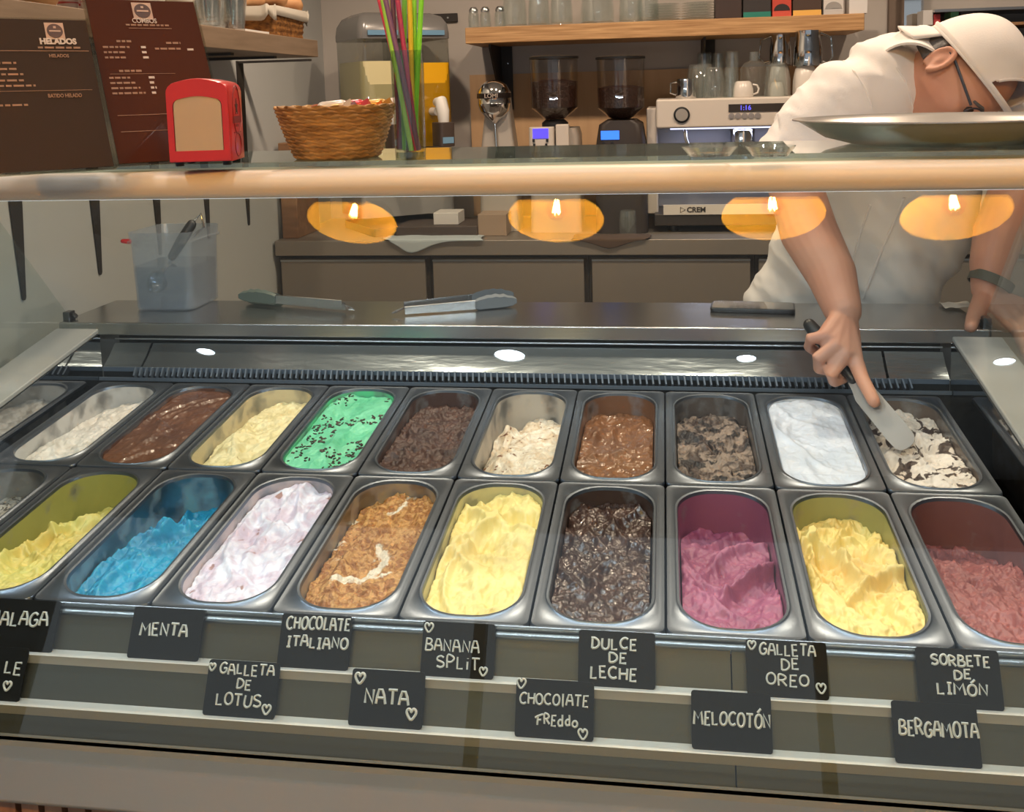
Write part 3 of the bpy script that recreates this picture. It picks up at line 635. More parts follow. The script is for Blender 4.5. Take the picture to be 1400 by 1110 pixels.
# ---- menu boards (acrylic stands with dark printed sheets)
m_menuA = M('menu_sheet_grey_brown', (58, 48, 43), .0, spec=.35)
m_menuB = M('menu_sheet_red_brown', (70, 40, 31), .0, spec=.35)
m_acr = thin_glass('acrylic', (240, 238, 232), .05)
m_tan = M('print_tan', (176, 146, 126), .5); m_pw = M('print_white', (186, 170, 158), .5); m_por = M('print_orange', (138, 102, 74), .5); m_pbr = M('print_brown', (70, 44, 34), .5)
m_goldedge = M('acrylic_edge', (214, 176, 96), .2, .6)
def menu_board(name_label, BL, BR, TLp, TRp, mat, prints, cat_parent=None):
    """board lying between bottom corners on the counter and the two upper photo corners on the leaning sheet"""
    P0, P1 = Vector(BL), Vector(BR); xd = (P1 - P0); w = xd.length; xd.normalize()
    back = Vector((-xd.y, xd.x, 0)); best = None
    # find the lean and height that put the upper corners where the photo shows them
    for la in range(2, 40, 1):
        u = Vector((0, 0, 1)) * math.cos(math.radians(la)) + back * math.sin(math.radians(la))
        for hh in [k * .004 for k in range(30, 120)]:
            e = 0
            for Q, t in ((P0, TLp), (P1, TRp)):
                if t is None: continue
                d = Q + u * hh - CAM; f = d.dot(FWD); e += (PPX + FPX * d.dot(RIGHT) / f - t[0]) ** 2 + (PPY + FPX * d.dot(DOWN) / f - t[1]) ** 2
            if best is None or e < best[0]: best = (e, la, hh, u)
    e, la, h, u = best
    t = thing('menu_board', name_label, 'menu board', (P0 + P1) / 2)
    nrm = xd.cross(u)                              # towards the customer is -nrm or nrm
    if nrm.y > 0: nrm = -nrm
    mx = Matrix.Identity(4)
    for r in range(3): mx[r][0] = xd[r]; mx[r][1] = -nrm[r]; mx[r][2] = u[r]; mx[r][3] = (P0[r] + P1[r]) / 2
    def slab(x0, x1, y0, y1, z0, z1):
        mb = MB(); v = [mx @ Vector((x, y, z)) for z in (z0, z1) for x, y in ((x0, y0), (x1, y0), (x1, y1), (x0, y1))]
        mb.add(v, [(3, 2, 1, 0), (4, 5, 6, 7), (0, 1, 5, 4), (1, 2, 6, 5), (2, 3, 7, 6), (3, 0, 4, 7)]); return mb
    slab(-w / 2 + .003, w / 2 - .003, 0, .002, .004, h - .003).build('printed_sheet', mat, t, smooth=False)
    slab(-w / 2, w / 2, .0025, .0045, .001, h).build('acrylic_back', m_acr, t, smooth=False)
    for xa0 in (w / 2 - .0028, -w / 2): slab(xa0, xa0 + .0028, -.001, .0055, .001, h).build('side_edge', m_acr, t, smooth=False)
    # foot of the stand
    f = MB(); f.prism([(-w / 2, 0), (w / 2, 0), (w / 2, .07), (-w / 2, .07)], .0025, frame((P0 + P1) / 2 + Vector((0, 0, .0002)), xd, (0, 0, 1))); f.build('foot', m_acr, t, smooth=False)
    for kind, *a in prints:
        if kind == 'text':
            tx, fx, fz, size, mt, wid = a
            q = mx @ Matrix.Translation(Vector((-w / 2 + fx * w, -.0006, fz * h))) @ Matrix.Rotation(PI / 2, 4, 'X')
            text_mesh('print', tx, size * h, q, mt, t, bold=.0005 if size > .045 else .0001, width=wid * w)
        elif kind == 'line':
            x0, x1, z, th_, mt = a
            b = slab(-w / 2 + x0 * w, -w / 2 + x1 * w, -.0005, .0001, z * h - th_ * h / 2, z * h + th_ * h / 2); b.build('print', mt, t, smooth=False)
        elif kind == 'words':
            x0, x1, z, th_, mt, sd = a; rw = random.Random(sd); b = MB(); x = x0
            while x < x1 - .005:
                l = min(rw.uniform(.025, .06), x1 - x); s_ = slab(-w / 2 + x * w, -w / 2 + (x + l) * w, -.0005, .0001, (z - th_ / 2) * h, (z + th_ / 2) * h); b.add(s_.v, s_.f); x += l + .012
            b.build('print', mt, t, smooth=False)
        elif kind == 'badge':
            fx, fz, s_ = a; c = Vector((-w / 2 + fx * w, 0, fz * h)); k = s_ * h / 2
            b = slab(c.x - k, c.x + k, -.0006, .0001, c.z - k, c.z + k); b.build('badge', m_tan, t, smooth=False)
            d = MB(); d.loft([[mx @ Vector((c.x + k * .84 * math.cos(q * PI / 16), y, c.z + k * .84 * math.sin(q * PI / 16))) for q in range(32)] for y in (-.0012, -.0003)]); d.build('badge', m_pbr, t, smooth=False)
            s2 = slab(c.x - k * .6, c.x + k * .6, -.0015, -.0010, c.z - k * .12, c.z + k * .06); s3 = slab(c.x - k * .12, c.x + k * .16, -.0015, -.0010, c.z + k * .3, c.z + k * .55); s2.add(s3.v, s3.f); s2.build('badge', m_tan, t, smooth=False)
    return t
F = lambda y: (231 - y) / 206.0
hp = [('badge', .775, F(44), .11), ('text', 'HELADOS', .784, F(58.5), .052, m_pw, .225), ('words', .655, .92, F(66.5), .012, m_por, 1), ('line', .40, .965, F(71), .004, m_por), ('text', 'HELADOS', .773, F(78), .030, m_por, .12),
      ('line', .38, .94, F(124), .003, m_por), ('text', 'BATIDO HELADO', .765, F(131.5), .034, m_por, .205), ('words', .30, .535, F(142), .012, m_por, 9)]
for k in range(5): hp.append(('words', .30, .51 + .03 * (k > 1) + .06 * (k == 4), F((87, 95, 102, 110, 117)[k]), .012, m_por, 20 + k))
menu_board('low dark menu board headed HELADOS at the left end of the counter', cpt(-78, 247), cpt(160, 231), (-100, 20), (113, 23), m_menuA, hp)
F = lambda y: (224 - y) / 222.0
cp = [('badge', .49, F(20), .105), ('text', 'COMBOS', .49, F(34), .042, m_pw, .215), ('words', .32, .70, F(39.5), .010, m_por, 3), ('line', .34, .72, F(44), .003, m_por), ('words', .21, .34, F(62), .012, m_por, 4), ('words', .64, .77, F(64), .012, m_por, 5)]
for k in range(3): cp.append(('words', .085, .31 - .05 * (k > 0), F(70 + 7 * k), .011, m_por, 30 + k)); cp.append(('words', .41, .465, F(70 + 7 * k), .013, m_pw, 40 + k))
cp += [('words', .53, .76, F(72), .011, m_por, 36), ('words', .82, .88, F(73), .012, m_pw, 46), ('words', .18, .37, F(102), .012, m_por, 51), ('line', .10, .66, F(106), .002, m_por)]
for k in range(4): cp.append(('words', .085, .26 + .035 * k, F(111 + 6.8 * k), .011, m_por, 60 + k)); cp.append(('words', .42, .47, F(111 + 6.8 * k), .013, m_pw, 70 + k))
cp += [('line', .09, .7, F(160), .003, m_por), ('line', .09, .7, F(181), .003, m_por)]
menu_board('tall red-brown menu board headed COMBOS behind the red napkin dispenser', cpt(160, 228), cpt(318, 218), (100, -14), (276, 8), m_menuB, cp)
# ---- red napkin dispenser
c0 = cpt(268, 227); rzd = math.radians(12)
nd = thing('napkin_dispenser', 'small red napkin dispenser with a star on its side, on the counter', 'napkin dispenser', c0 + Vector((0, .035, 0)), rzd)
m_red = M('red_plastic', (184, 36, 36), .32, coat=.3); m_rd = M('dark_red_print', (120, 24, 22), .5)
k = 1 / ppm(c0); wN, hN, dN = 84 * k, 119 * k, .075
def nprof(hw, h, r, top):
    pts = [(-hw, 0), (hw, 0)]
    pts += [(hw, h - r - top)] + [(hw - r + r * math.cos(a), h - r - top + r * math.sin(a)) for a in [math.radians(q) for q in (20, 40, 60, 80)]]
    pts += [((hw - r) * (1 - 2 * q / 6), h - top + top * (1 - (1 - 2 * q / 6) ** 2) * .999) for q in range(1, 6)]
    pts += [(-hw + r - r * math.cos(a), h - r - top + r * math.sin(a)) for a in [math.radians(q) for q in (80, 60, 40, 20)]] + [(-hw, h - r - top)]
    return pts
mb = MB(); ring = []
for y, s_ in ((-dN / 2, .97), (-dN / 2 + .004, 1), (dN / 2 - .004, 1), (dN / 2, .97)):
    ring.append([(x * s_, y, .005 + z * (.5 + .5 * s_)) for x, z in nprof(wN / 2, hN - .005, .012, .004)])
mb.loft(ring); mb.build('housing', m_red, nd, local=True, ang=40)
# raised front frame with napkin opening
fo = [(x, z) for x, z in nprof(wN / 2 * .97, hN - .007, .012, .004)]
mb = MB(); hw2, z0_, z1_ = wN * .395, .0185, hN - .021
fi = [(x * .80, z0_ + (z - 0) / (hN - .007) * (z1_ - z0_)) for x, z in fo]
mb.loft([[(x, y, z + .006) for x, z in fo] for y in (-dN / 2 - .001, -dN / 2 - .004)] + [[(x, -dN / 2 - .004, z) for x, z in fi], [(x, -dN / 2 + .001, z) for x, z in fi]], False, False); mb.build('front_frame', m_red, nd, local=True, ang=30)
mb = MB(); mb.prism([(x * .97, z) for x, z in fi], .003, Matrix.Translation((0, -dN / 2 - .0005, 0)) @ Matrix.Rotation(PI / 2, 4, 'X')); mb.build('napkins', M('napkin_paper', (176, 158, 138), .85, bump=(60, .1)), nd, local=True)
mb = MB()
for sx in (-1, 1):
    for sy in (-1, 1): mb = MB(); mb.lathe([(.005, 0), (.0055, .006)], 12, (sx * wN * .38, sy * dN * .36, 0)); mb.build('foot', BLACK, nd, local=True)
sp = []
for q in range(10):
    a = PI / 2 + q * PI / 5; r = .0085 if q % 2 == 0 else .0036; sp.append((r * math.cos(a), r * math.sin(a) * 1.25))
ms = Matrix.Translation((wN / 2, 0, hN * .66)) @ Matrix.Rotation(PI / 2, 4, 'Z') @ Matrix.Rotation(PI / 2, 4, 'X')
MB().prism(sp, .0005, ms).build('star', M('star_black', (52, 22, 20), .5), nd, local=True, smooth=False)
def sideplate(x0, x1, z0, z1, mat): MB().prism([(x0, z0), (x1, z0), (x1, z1), (x0, z1)], .0004, Matrix.Translation((wN / 2, 0, 0)) @ Matrix.Rotation(PI / 2, 4, 'Z') @ Matrix.Rotation(PI / 2, 4, 'X')).build('print', mat, nd, local=True, smooth=False)
sideplate(-.024, .024, hN * .475, hN * .555, m_rd); sideplate(-.008, .008, hN * .43, hN * .46, m_rd); sideplate(-.02, .02, hN * .36, hN * .37, m_rd)
mb = MB(); mb.tube([(wN / 2 + .0002, .021 * math.cos(q * PI / 20), hN * .63 + .029 * math.sin(q * PI / 20)) for q in range(40)], .0006, 6, False, True); mb.build('print', m_rd, nd, local=True)
mb = MB(); mb.tube([(wN / 2 + .0002, .017 * math.cos(q * PI / 20), hN * .22 + .014 * math.sin(q * PI / 20)) for q in range(40)], .0006, 6, False, True); mb.build('print', m_rd, nd, local=True)
# ---- seagrass basket with wrapped sweets
cb_ = cpt(446, 219); kb = 1 / ppm(cb_ + Vector((0, .05, 0)))
m_straw = M('seagrass', (176, 136, 84), .75, var=((122, 86, 46), 34, (1, 1, 3.2), .18))
bk = thing('basket', 'woven seagrass bowl basket of wrapped sweets on the counter', 'basket', cb_ + Vector((0, .045, 0)))
mb = MB(); rb, rt, hb = 55 * kb, 80 * kb, 70 * kb
nr, ns = 13, 84
rings = []
for a in range(nr * 4 + 1):
    t = a / (nr * 4); r = rb + (rt - rb) * (t ** .85); wob = .0022 * abs(math.sin(PI * a / 4 + .3)); row = a // 4
    rings.append([((r + wob + .0016 * math.sin(j * 2 * PI * 21 / ns + row * 2.1)) * math.cos(2 * PI * j / ns), (r + wob + .0016 * math.sin(j * 2 * PI * 21 / ns + row * 2.1)) * math.sin(2 * PI * j / ns), .001 + t * hb + .0012 * math.sin(j * 2 * PI * 21 / ns + row * 2.1)) for j in range(ns)])
inner = [[(x * .93, y * .93, z) for x, y, z in rings[-1]], [(x * .90, y * .90, z) for x, y, z in rings[-12]], [(x * .85, y * .85, z + .004) for x, y, z in rings[2]]]
mb.loft(rings + inner, True, True); mb.build('basket', m_straw, bk, local=True, ang=70).name = 'woven_wall'
for q, (px_, col) in enumerate([(455, (150, 120, 140)), (466, (196, 70, 80)), (478, (220, 130, 60)), (449, (210, 200, 190)), (430, (160, 90, 60)), (490, (200, 150, 70))]):
    ca = cpt(446, 219) + Vector(((px_ - 446) * kb, .045 + (q % 3 - 1) * .022, hb - .004 + .003 * (q % 2)))
    s_ = MB(); s_.limb([ca + Vector((-.012, 0, 0)), ca + Vector((.012, .004, .002))], [.007, .007], 10); s_.loft([[ca + Vector((.016, .006 * math.cos(a) , .006 * math.sin(a))) for a in (0, 2.1, 4.2)], [ca + Vector((.026, .012 * math.cos(a), .012 * math.sin(a))) for a in (0, 2.1, 4.2)]])
    tag(s_.build('sweet', M('wrapper_%d' % q, col, .25, .2)), ['mauve', 'red', 'orange', 'silvery white', 'brown', 'golden'][q] + ' wrapped sweet on top in the seagrass basket', 'sweet', 'sweets in the basket')
# ---- glass of straws
cg = cpt(556, 219); kg = 1 / ppm(cg + Vector((0, .025, 0))); rg = 22.5 * kg; hg = 146 * kg
cg = cg + Vector((0, rg, 0))
gl = thing('straw_glass', 'tall clear glass holding coloured straws on the counter', 'glass', cg)
mb = MB(); mb.lathe([(rg * .90, 0), (rg * .92, .004), (rg, hg), (rg * .95, hg), (rg * .86, .012)], 40, cap0=True, cap1=True); mb.build('glass_wall', thin_glass('beaker', (232, 236, 232), .06), gl, local=True)
mb = MB(); mb.lathe([(rg * .85, .0015), (rg * .85, .009)], 32); mb.build('thick_base', thin_glass('beaker_base', (214, 222, 218), .08), gl, local=True)
STR = [  # colour, top px, bottom px, depth offset, words
 ((150, 205, 80), (512, 2), (563, 214), -.012, 'lime green straw, leftmost of the bunch'), ((205, 60, 85), (517, 0), (570, 214), -.006, 'red straw leaning beside the leftmost lime one'),
 ((120, 84, 120), (527, 0), (573, 212), -.009, 'purple straw leaning across the bunch'), ((170, 60, 100), (543, -4), (571, 210), -.002, 'dark pink straw in the middle of the bunch'),
 ((200, 190, 60), (531, 1), (541, 213), .008, 'olive yellow straw behind the purple one'), ((120, 190, 80), (553, -4), (552, 213), .010, 'mid green straw behind the dark pink one'),
 ((215, 190, 50), (560, 1), (566, 205), .002, 'yellow straw right of the middle of the bunch'), ((135, 210, 70), (566, -3), (569, 205), .010, 'green straw behind the yellow one'),
 ((130, 220, 60), (576, 2), (566, 212), .004, 'bright green straw, rightmost of the bunch'), ((105, 72, 105), (537, 2), (547, 214), .004, 'plum coloured straw standing low behind the others')]
for q, (col, tp, bp_, dy, words) in enumerate(STR):
    Yb = cg.y + dy * .55; B_ = at(*bp_, Yb); B_.z = max(ZT + .0105 + .0002 * q, min(B_.z, ZT + .03)); dx = B_.x - cg.x
    lim = rg * .70
    if math.hypot(dx, Yb - cg.y) > lim: B_.x = cg.x + math.copysign(math.sqrt(max(lim ** 2 - (Yb - cg.y) ** 2, 0)), dx)
    T_ = at(*tp, cg.y + dy * 1.1)
    # keep the straw inside the rim
    s_ = (ZT + hg - B_.z) / (T_.z - B_.z); Pm = B_ + (T_ - B_) * s_; d = Vector((Pm.x - cg.x, Pm.y - cg.y)); lm = rg * .86
    if d.length > lm: d = d.normalized() * lm; Pm = Vector((cg.x + d.x, cg.y + d.y, Pm.z)); T_ = B_ + (Pm - B_) / s_
    mb = MB(); n = 12; dr = (T_ - B_).normalized(); L_ = (T_ - B_).length + .004
    mb.tube([B_ + dr * (L_ * q2 / 4) for q2 in range(5)], .0031, n, False); mb.tube([B_ + dr * (L_ * q2 / 4) for q2 in range(5)], .0025, n, False)
    tag(mb.build('straw', M('straw_%d' % q, col, .35)), words, 'straw', 'straws in the tall glass')
# ---- steel tray
ct = Vector((at(1288, 190, -.19).x, -.19, ZT)); rt_ = (ct - at(1084, 184, -.19)).length
rt_ = abs(ct.x - at(1084, 184, -.19).x)
tr = MB(); hT = .030
pr = [(rt_ - .075, .0), (rt_ - .068, .0015), (rt_ - .040, .009), (rt_ - .016, .024), (rt_ - .006, hT), (rt_, hT + .0005), (rt_, hT + .002), (rt_ - .008, hT + .002), (rt_ - .019, .026), (rt_ - .043, .011), (rt_ - .070, .0036), (0, .0030)]
tr.lathe(pr, 96, ct + Vector((0, 0, .0004))); o = tr.build('steel_tray', M('tray_steel', (206, 202, 196), .27, .8, bump=(14, .03))); tag(o, 'large round polished steel tray on the right end of the counter', 'tray')
# two low clear glass dishes on the counter by the tray
for q, (xa_, xb_2, w_) in enumerate([(932, 1012, 'left of the two'), (1022, 1092, 'right of the two, beside the tray')]):
    c = cpt((xa_ + xb_2) / 2, 216); r = (xb_2 - xa_) / 2 / ppm(c)
    mb = MB(); mb.lathe([(r * .7, 0), (r * .75, .002), (r, .011), (r * .96, .011), (r * .72, .003), (0, .0025)], 32, c + Vector((0, .03, .0003))); tag(mb.build('glass_dish', CUPGLASS), 'low clear glass dish on the counter, ' + w_, 'dish', 'glass dishes')

# ================================================================ kitchen side
# ---- brackets and shelf on the left wall
SHX = -.125; zs0, zs1 = 1.598, 1.652
m_gshelf = M('greyed_oak', (150, 128, 106), .55, var=((126, 106, 86), 5, (14, 1.2, 14), .25))
tag(MB().bx(XWL + .001, SHX, -.15, at(435, 60, 1.7).y, zs0, zs1).build('wall_shelf', m_gshelf, bev=.002), 'thick greyed oak shelf along the left wall behind the menu boards', 'shelf')
for k in range(5):
    y = .536 + .3155 * k
    t = thing('shelf_bracket', 'dark tapered wall bracket under the left wall shelf', 'bracket', (XWL, y, 1.3), 0, 'brackets on the left wall')
    mb = MB(); mb.loft([[(x, y - w, z) for x, y_, z in [(0, 0, 0)]] for w in (0,)]) if False else None
    mb = MB(); f = [(-.026, 1.597), (.026, 1.597), (.021, 1.24), (.008, 1.036), (.004, 1.031), (-.001, 1.031), (-.004, 1.036), (-.021, 1.24)]
    mb.loft([[(x, y + a, z) for a, z in f] for x in (XWL + .0005, XWL + .005)]); mb.build('wall_flange', MATTBLACK, t, smooth=False)
    mb = MB(); g = [(-.018, 0), (.018, 0), (.010, .25), (-.010, .25)]
    mb.loft([[(XWL + .006 + b, y + a, z) for a, b in g] for z in (1.5895, 1.5965)]); mb.build('shelf_arm', MATTBLACK, t, smooth=False)
# ---- what stands on the left wall shelf
def on_shelf(x, y=40, X=-.20): return atx(x, y, X)
def stack(n, name, lab, X, Y, r0, r1, h, dz, mat, grp, z0=zs1, wall=.0015, flip=False):
    for q in range(n):
        z = z0 + .0004 + q * dz; mb = MB()
        a, b = (r1, r0) if flip else (r0, r1)
        mb.lathe([(a, 0), (b, h), (b - wall, h), (a - wall, wall)] if not flip else [(a, 0), (b, h), (b - wall, h - wall), (a - wall, 0)], 24, (X, Y, z), cap0=not flip, cap1=True)
        tag(mb.build(name, mat), lab, name.replace('_', ' '), grp)
Yp = on_shelf(285).y
stack(9, 'paper_cup', 'white paper cup nested in the stack behind the tall menu board', -.20, .90, .028, .038, .09, .012, M('cup_paper', (222, 214, 204), .7), 'white paper cups on the left shelf')
clear = thin_glass('plastic_cup', (251, 252, 252), .06, .05, .03)
stack(12, 'plastic_cup', 'clear plastic cup nested in the stack just right of the white paper cups', -.20, 1.045, .033, .046, .10, .011, clear, 'clear plastic cups, nearer stack')
stack(12, 'plastic_cup', 'clear plastic cup nested in the stack left of the bread basket', -.20, 1.205, .033, .046, .10, .011, clear, 'clear plastic cups, farther stack')
tag(MB().bx(-.16, -.13, 1.13, 1.30, zs1, zs1 + .006).build('paper_sheet', M('sheet_white', (226, 220, 212), .8), smooth=False), 'small white folded paper on the left shelf in front of the bread basket', 'paper')
bb = thing('bread_basket', 'dark wicker basket lined with white cloth at the end of the left shelf', 'basket', (-.22, 1.50, zs1))
mb = MB(); rings = []
for a in range(21):
    t = a / 20; e = .0015 * math.sin(a * PI * .5) ; rings.append([((x * (1 + .10 * t)) + e, y * (1 + .10 * t) + e, .001 + t * .085 + .002 * math.sin(j * 1.9 + a * PI)) for j, (x, y) in enumerate(rrect(.075, .135, .03, 10))])
mb.loft(rings, True, False); mb.build('wicker_wall', M('dark_wicker', (176, 122, 62), .7, var=((104, 64, 30), 60, (1, 1, 2), .15)), bb, local=True, solid=.003)
mb = MB(); rings = []
for t, k, z in ((0, .98, .05), (.3, 1.06, .086), (.5, 1.17, .088), (.7, 1.20, .070), (1, 1.19, .052)):
    rings.append([(x * k + .004 * math.sin(j * 1.3), y * k + .004 * math.cos(j * 1.7), z + (.010 * math.sin(j * .9) if t > .6 else .003 * math.sin(j * 1.1))) for j, (x, y) in enumerate(rrect(.075, .135, .03, 10))])
mb.loft(rings, False, False); mb.build('cloth_liner', M('linen', (206, 198, 184), .9), bb, local=True, solid=.002)
for q, (dx, dy, dz) in enumerate([(-.03, -.09, .0), (.02, -.035, .008), (-.02, .03, .006), (.025, .085, 0)]):
    mb = MB(); mb.limb([(-.22 + dx - .03, 1.5 + dy, zs1 + .105 + dz), (-.22 + dx + .035, 1.5 + dy + .01, zs1 + .105 + dz)], [.030, .028], 14); tag(mb.build('bread_roll', M('crust', (164, 112, 70), .7, var=((206, 160, 112), 18))), 'brown bread roll heaped in the cloth lined basket on the left shelf', 'bread roll', 'bread rolls in the basket')
# near end of the shelf, above the low menu board
p = on_shelf(8, 8, -.19); tag(MB().bx(-.27, -.14, .02, .13, zs1, zs1 + .16).build('wooden_crate', M('dark_crate', (84, 58, 44), .6), bev=.004), 'dark brown box at the near end of the left shelf', 'box')
wb = MB(); wb.lathe([(.062, 0), (.070, .01), (.092, .10), (.088, .10), (.066, .012), (0, .008)], 36, (-.215, .27, zs1 + .0005)); tag(wb.build('wooden_bowl', M('bowl_wood', (186, 146, 100), .5, var=((150, 108, 68), 7, (1, 1, 5), .25))), 'turned pale wooden bowl on the left shelf above the low menu board', 'bowl')
for q in range(4):
    mb = MB(); mb.lathe([(.020, 0), (.024, .13), (.0225, .13), (.019, .002)], 20, (-.16 - .052 * (q % 2), .43 + .055 * (q // 2) , zs1 + .0005)); tag(mb.build('striped_cup', M('striped_paper', (226, 214, 206), .6, var=((196, 70, 74), 9, (.2, .2, 6), .02))), 'red and white striped cup by the wooden bowl on the left shelf', 'cup', 'striped cups on the left shelf')

# ---- bench along the back wall with cabinet units
ZB = .945; YF = 2.0
tag(MB().bx(-.432, 3.9, YF, YB - .02, ZB - .056, ZB).build('back_bench', DARKSTEEL, bev=.003), 'long steel bench top along the back wall', 'worktop')
dx0 = at(378, 360, YF).x; dw = at(586, 360, YF).x - dx0
names = ['left', 'second', 'third', 'fourth', 'fifth', 'sixth', 'last']
for k in range(7):
    x0 = dx0 + k * dw
    if x0 + dw > 3.9: break
    c = thing('cabinet', ['steel cabinet at the left end under the back bench', 'steel cabinet under the back bench, second from the left', 'steel cabinet under the back bench, left of the worker', 'steel cabinet under the back bench, behind the worker', 'steel cabinet under the back bench, right of the worker', 'steel cabinet under the back bench beyond the right edge of the case', 'far right steel cabinet under the back bench'][k], 'cabinet', (x0 + dw / 2, YF + .3, 0), 0, 'cabinets under the back bench')
    MB().bx(x0 + .001, x0 + dw - .001, YF + .035, YB - .03, .08, ZB - .057).build('carcass', M('carcass_dark', (58, 52, 48), .6), c, smooth=False)
    mb = MB(); mb.bx(x0 + .012, x0 + dw - .016, YF + .012, YF + .034, .12, ZB - .070); mb.build('door', DARKSTEEL, c, bev=.003)
    mb = MB(); mb.bx(x0 + .012, x0 + dw - .016, YF + .008, YF + .0125, ZB - .078, ZB - .072); mb.build('door_edge', STEEL, c, smooth=False)
# ---- juice dispenser, turned towards the right
TH = math.radians(36)
FL = at(494, 150, 2.12); ju = thing('juice_dispenser', 'two tank cold drink dispenser with pale lemonade and orange juice on the back bench', 'drink dispenser', (FL.x, 2.12, ZB), TH)
zt0 = at(494, 200, 2.12).z - ZB - .02; ztop = at(494, 52, 2.12).z - ZB; wT, dT = .178, .30
m_djb = M('dispenser_grey', (150, 148, 146), .35); m_lid = M('dispenser_lid', (128, 126, 124), .25, .2)
tank = thin_glass('tank_wall', (222, 224, 220), .07)
def rbox(x0, x1, y0, y1, z0, z1, r, n=5):
    return [[(p[0] + (x0 + x1) / 2, p[1] + (y0 + y1) / 2, z) for p in rrect((x1 - x0) / 2, (y1 - y0) / 2, r, n)] for z in (z0, z1)]
MB().loft(rbox(0, 2 * wT + .03, .04, dT, .06, zt0 - .012, .02)).build('base', m_djb, ju, local=True)
MB().loft(rbox(.01, 2 * wT + .02, -.06, dT, 0, .03, .02)).build('drip_tray', M('dispenser_dark', (60, 56, 54), .5), ju, local=True)
for q, (lc, nm) in enumerate([((222, 210, 162), 'pale lemonade'), ((238, 176, 20), 'orange juice')]):
    x0 = .008 + q * (wT + .012); x1 = x0 + wT
    MB().loft([[(a * s_ + cx_, b * s2 + cy_, z) for a, b in rrect(wT / 2, dT / 2, .03, 6)] for s_, s2, z, cx_, cy_ in ((.97, .95, zt0, x0 + wT / 2, dT / 2 + .0), (1, 1, zt0 + .06, x0 + wT / 2, dT / 2), (1, 1, ztop, x0 + wT / 2, dT / 2 + .01))], True, False).build('tank', tank, ju, local=True)
    zl = zt0 + (ztop - zt0) * (.80 if q == 0 else .78)
    MB().loft([[(a * s_ + x0 + wT / 2, b * s2 + dT / 2, z) for a, b in rrect(wT / 2, dT / 2, .03, 6)] for s_, s2, z in ((.94, .92, zt0 + .006), (.965, .965, zt0 + .06), (.965, .965, zl))]).build('drink', M('drink_' + nm.split()[-1], lc, .35, emis=None), ju, local=True, label=nm + ' filling the tank')
    lid = []
    for z, k in ((0, 1.02), (.02, 1.03), (.055, .97), (.085, .80), (.10, .5)):
        lid.append([(a * k + x0 + wT / 2, b * min(1.02, k + .03) + dT / 2 + .01, ztop + z) for a, b in rrect(wT / 2, dT / 2, .03, 6)])
    MB().loft(lid).build('lid', m_lid, ju, local=True)
    MB().bx(x0 + .03, x1 - .03, -.001, .004, ztop + .012, ztop + .030).build('lid_strip', M('lid_blue', (120, 160, 190), .2), ju, local=True, smooth=False)
    xc = x0 + wT / 2
    tp = MB().lathe([(.016, 0), (.016, .05)], 16, (xc, -.045, zt0 + .14), Matrix.Rotation(-PI / 2, 3, 'X')).build('tap', WHITEP, ju, local=True)
    MB().limb([(xc, -.045, zt0 + .175), (xc, -.078, zt0 + .178), (xc, -.096, zt0 + .14), (xc, -.10, zt0 + .10)], [.018, .024, .024, .020], 12).build('tap_handle', WHITEP, ju, local=True)
    MB().loft(rbox(xc - .032, xc + .032, -.135, -.050, zt0 + .01, zt0 + .10, .015)).build('tap_body', M('tap_brown', (74, 62, 56), .4), ju, local=True, bev=.003)
    MB().bx(xc - .022, xc + .022, -.1375, -.1345, zt0 + .022, zt0 + .045).build('tap_sticker', M('lid_blue'), ju, local=True, smooth=False)
# ---- black bar on the wall
b0, b1 = at(545, 24, YB), at(626, 24, YB)
t = thing('wall_bar', 'short dark bar screwed to the back wall above the drink dispenser', 'wall bar', ((b0.x + b1.x) / 2, YB - .006, b0.z))
MB().bx(b0.x, b1.x, YB - .012, YB - .0005, b1.z - .018, b1.z + .018).build('bar', MATTBLACK, t, bev=.002)
MB().lathe([(.006, 0), (.004, .003)], 12, (b1.x - .04, YB - .012, b1.z), Matrix.Rotation(PI / 2, 3, 'X')).build('screw', CHROME, t)
# ---- wooden box with knob on the bench, left
q0_, q1_ = at(300, 205, 2.06), at(402, 205, 2.06); zb1 = at(370, 196, 2.06).z
t = thing('wooden_box', 'brown wooden box with a black knob on the back bench, behind the basket', 'box', ((q0_.x + q1_.x) / 2, 2.13, ZB))
MB().bx(max(q0_.x, XWL + .02), q1_.x, 2.06, 2.30, ZB + .0005, zb1).build('body', M('box_wood', (150, 112, 80), .5, var=((120, 86, 58), 6, (1, 6, 6))), t, bev=.003)
kp = at(341, 190, 2.10); MB().lathe([(.014, 0), (.022, .006), (.024, .016), (.012, .026), (0, .028)], 20, (kp.x, 2.12, zb1)).build('knob', BLACK, t)
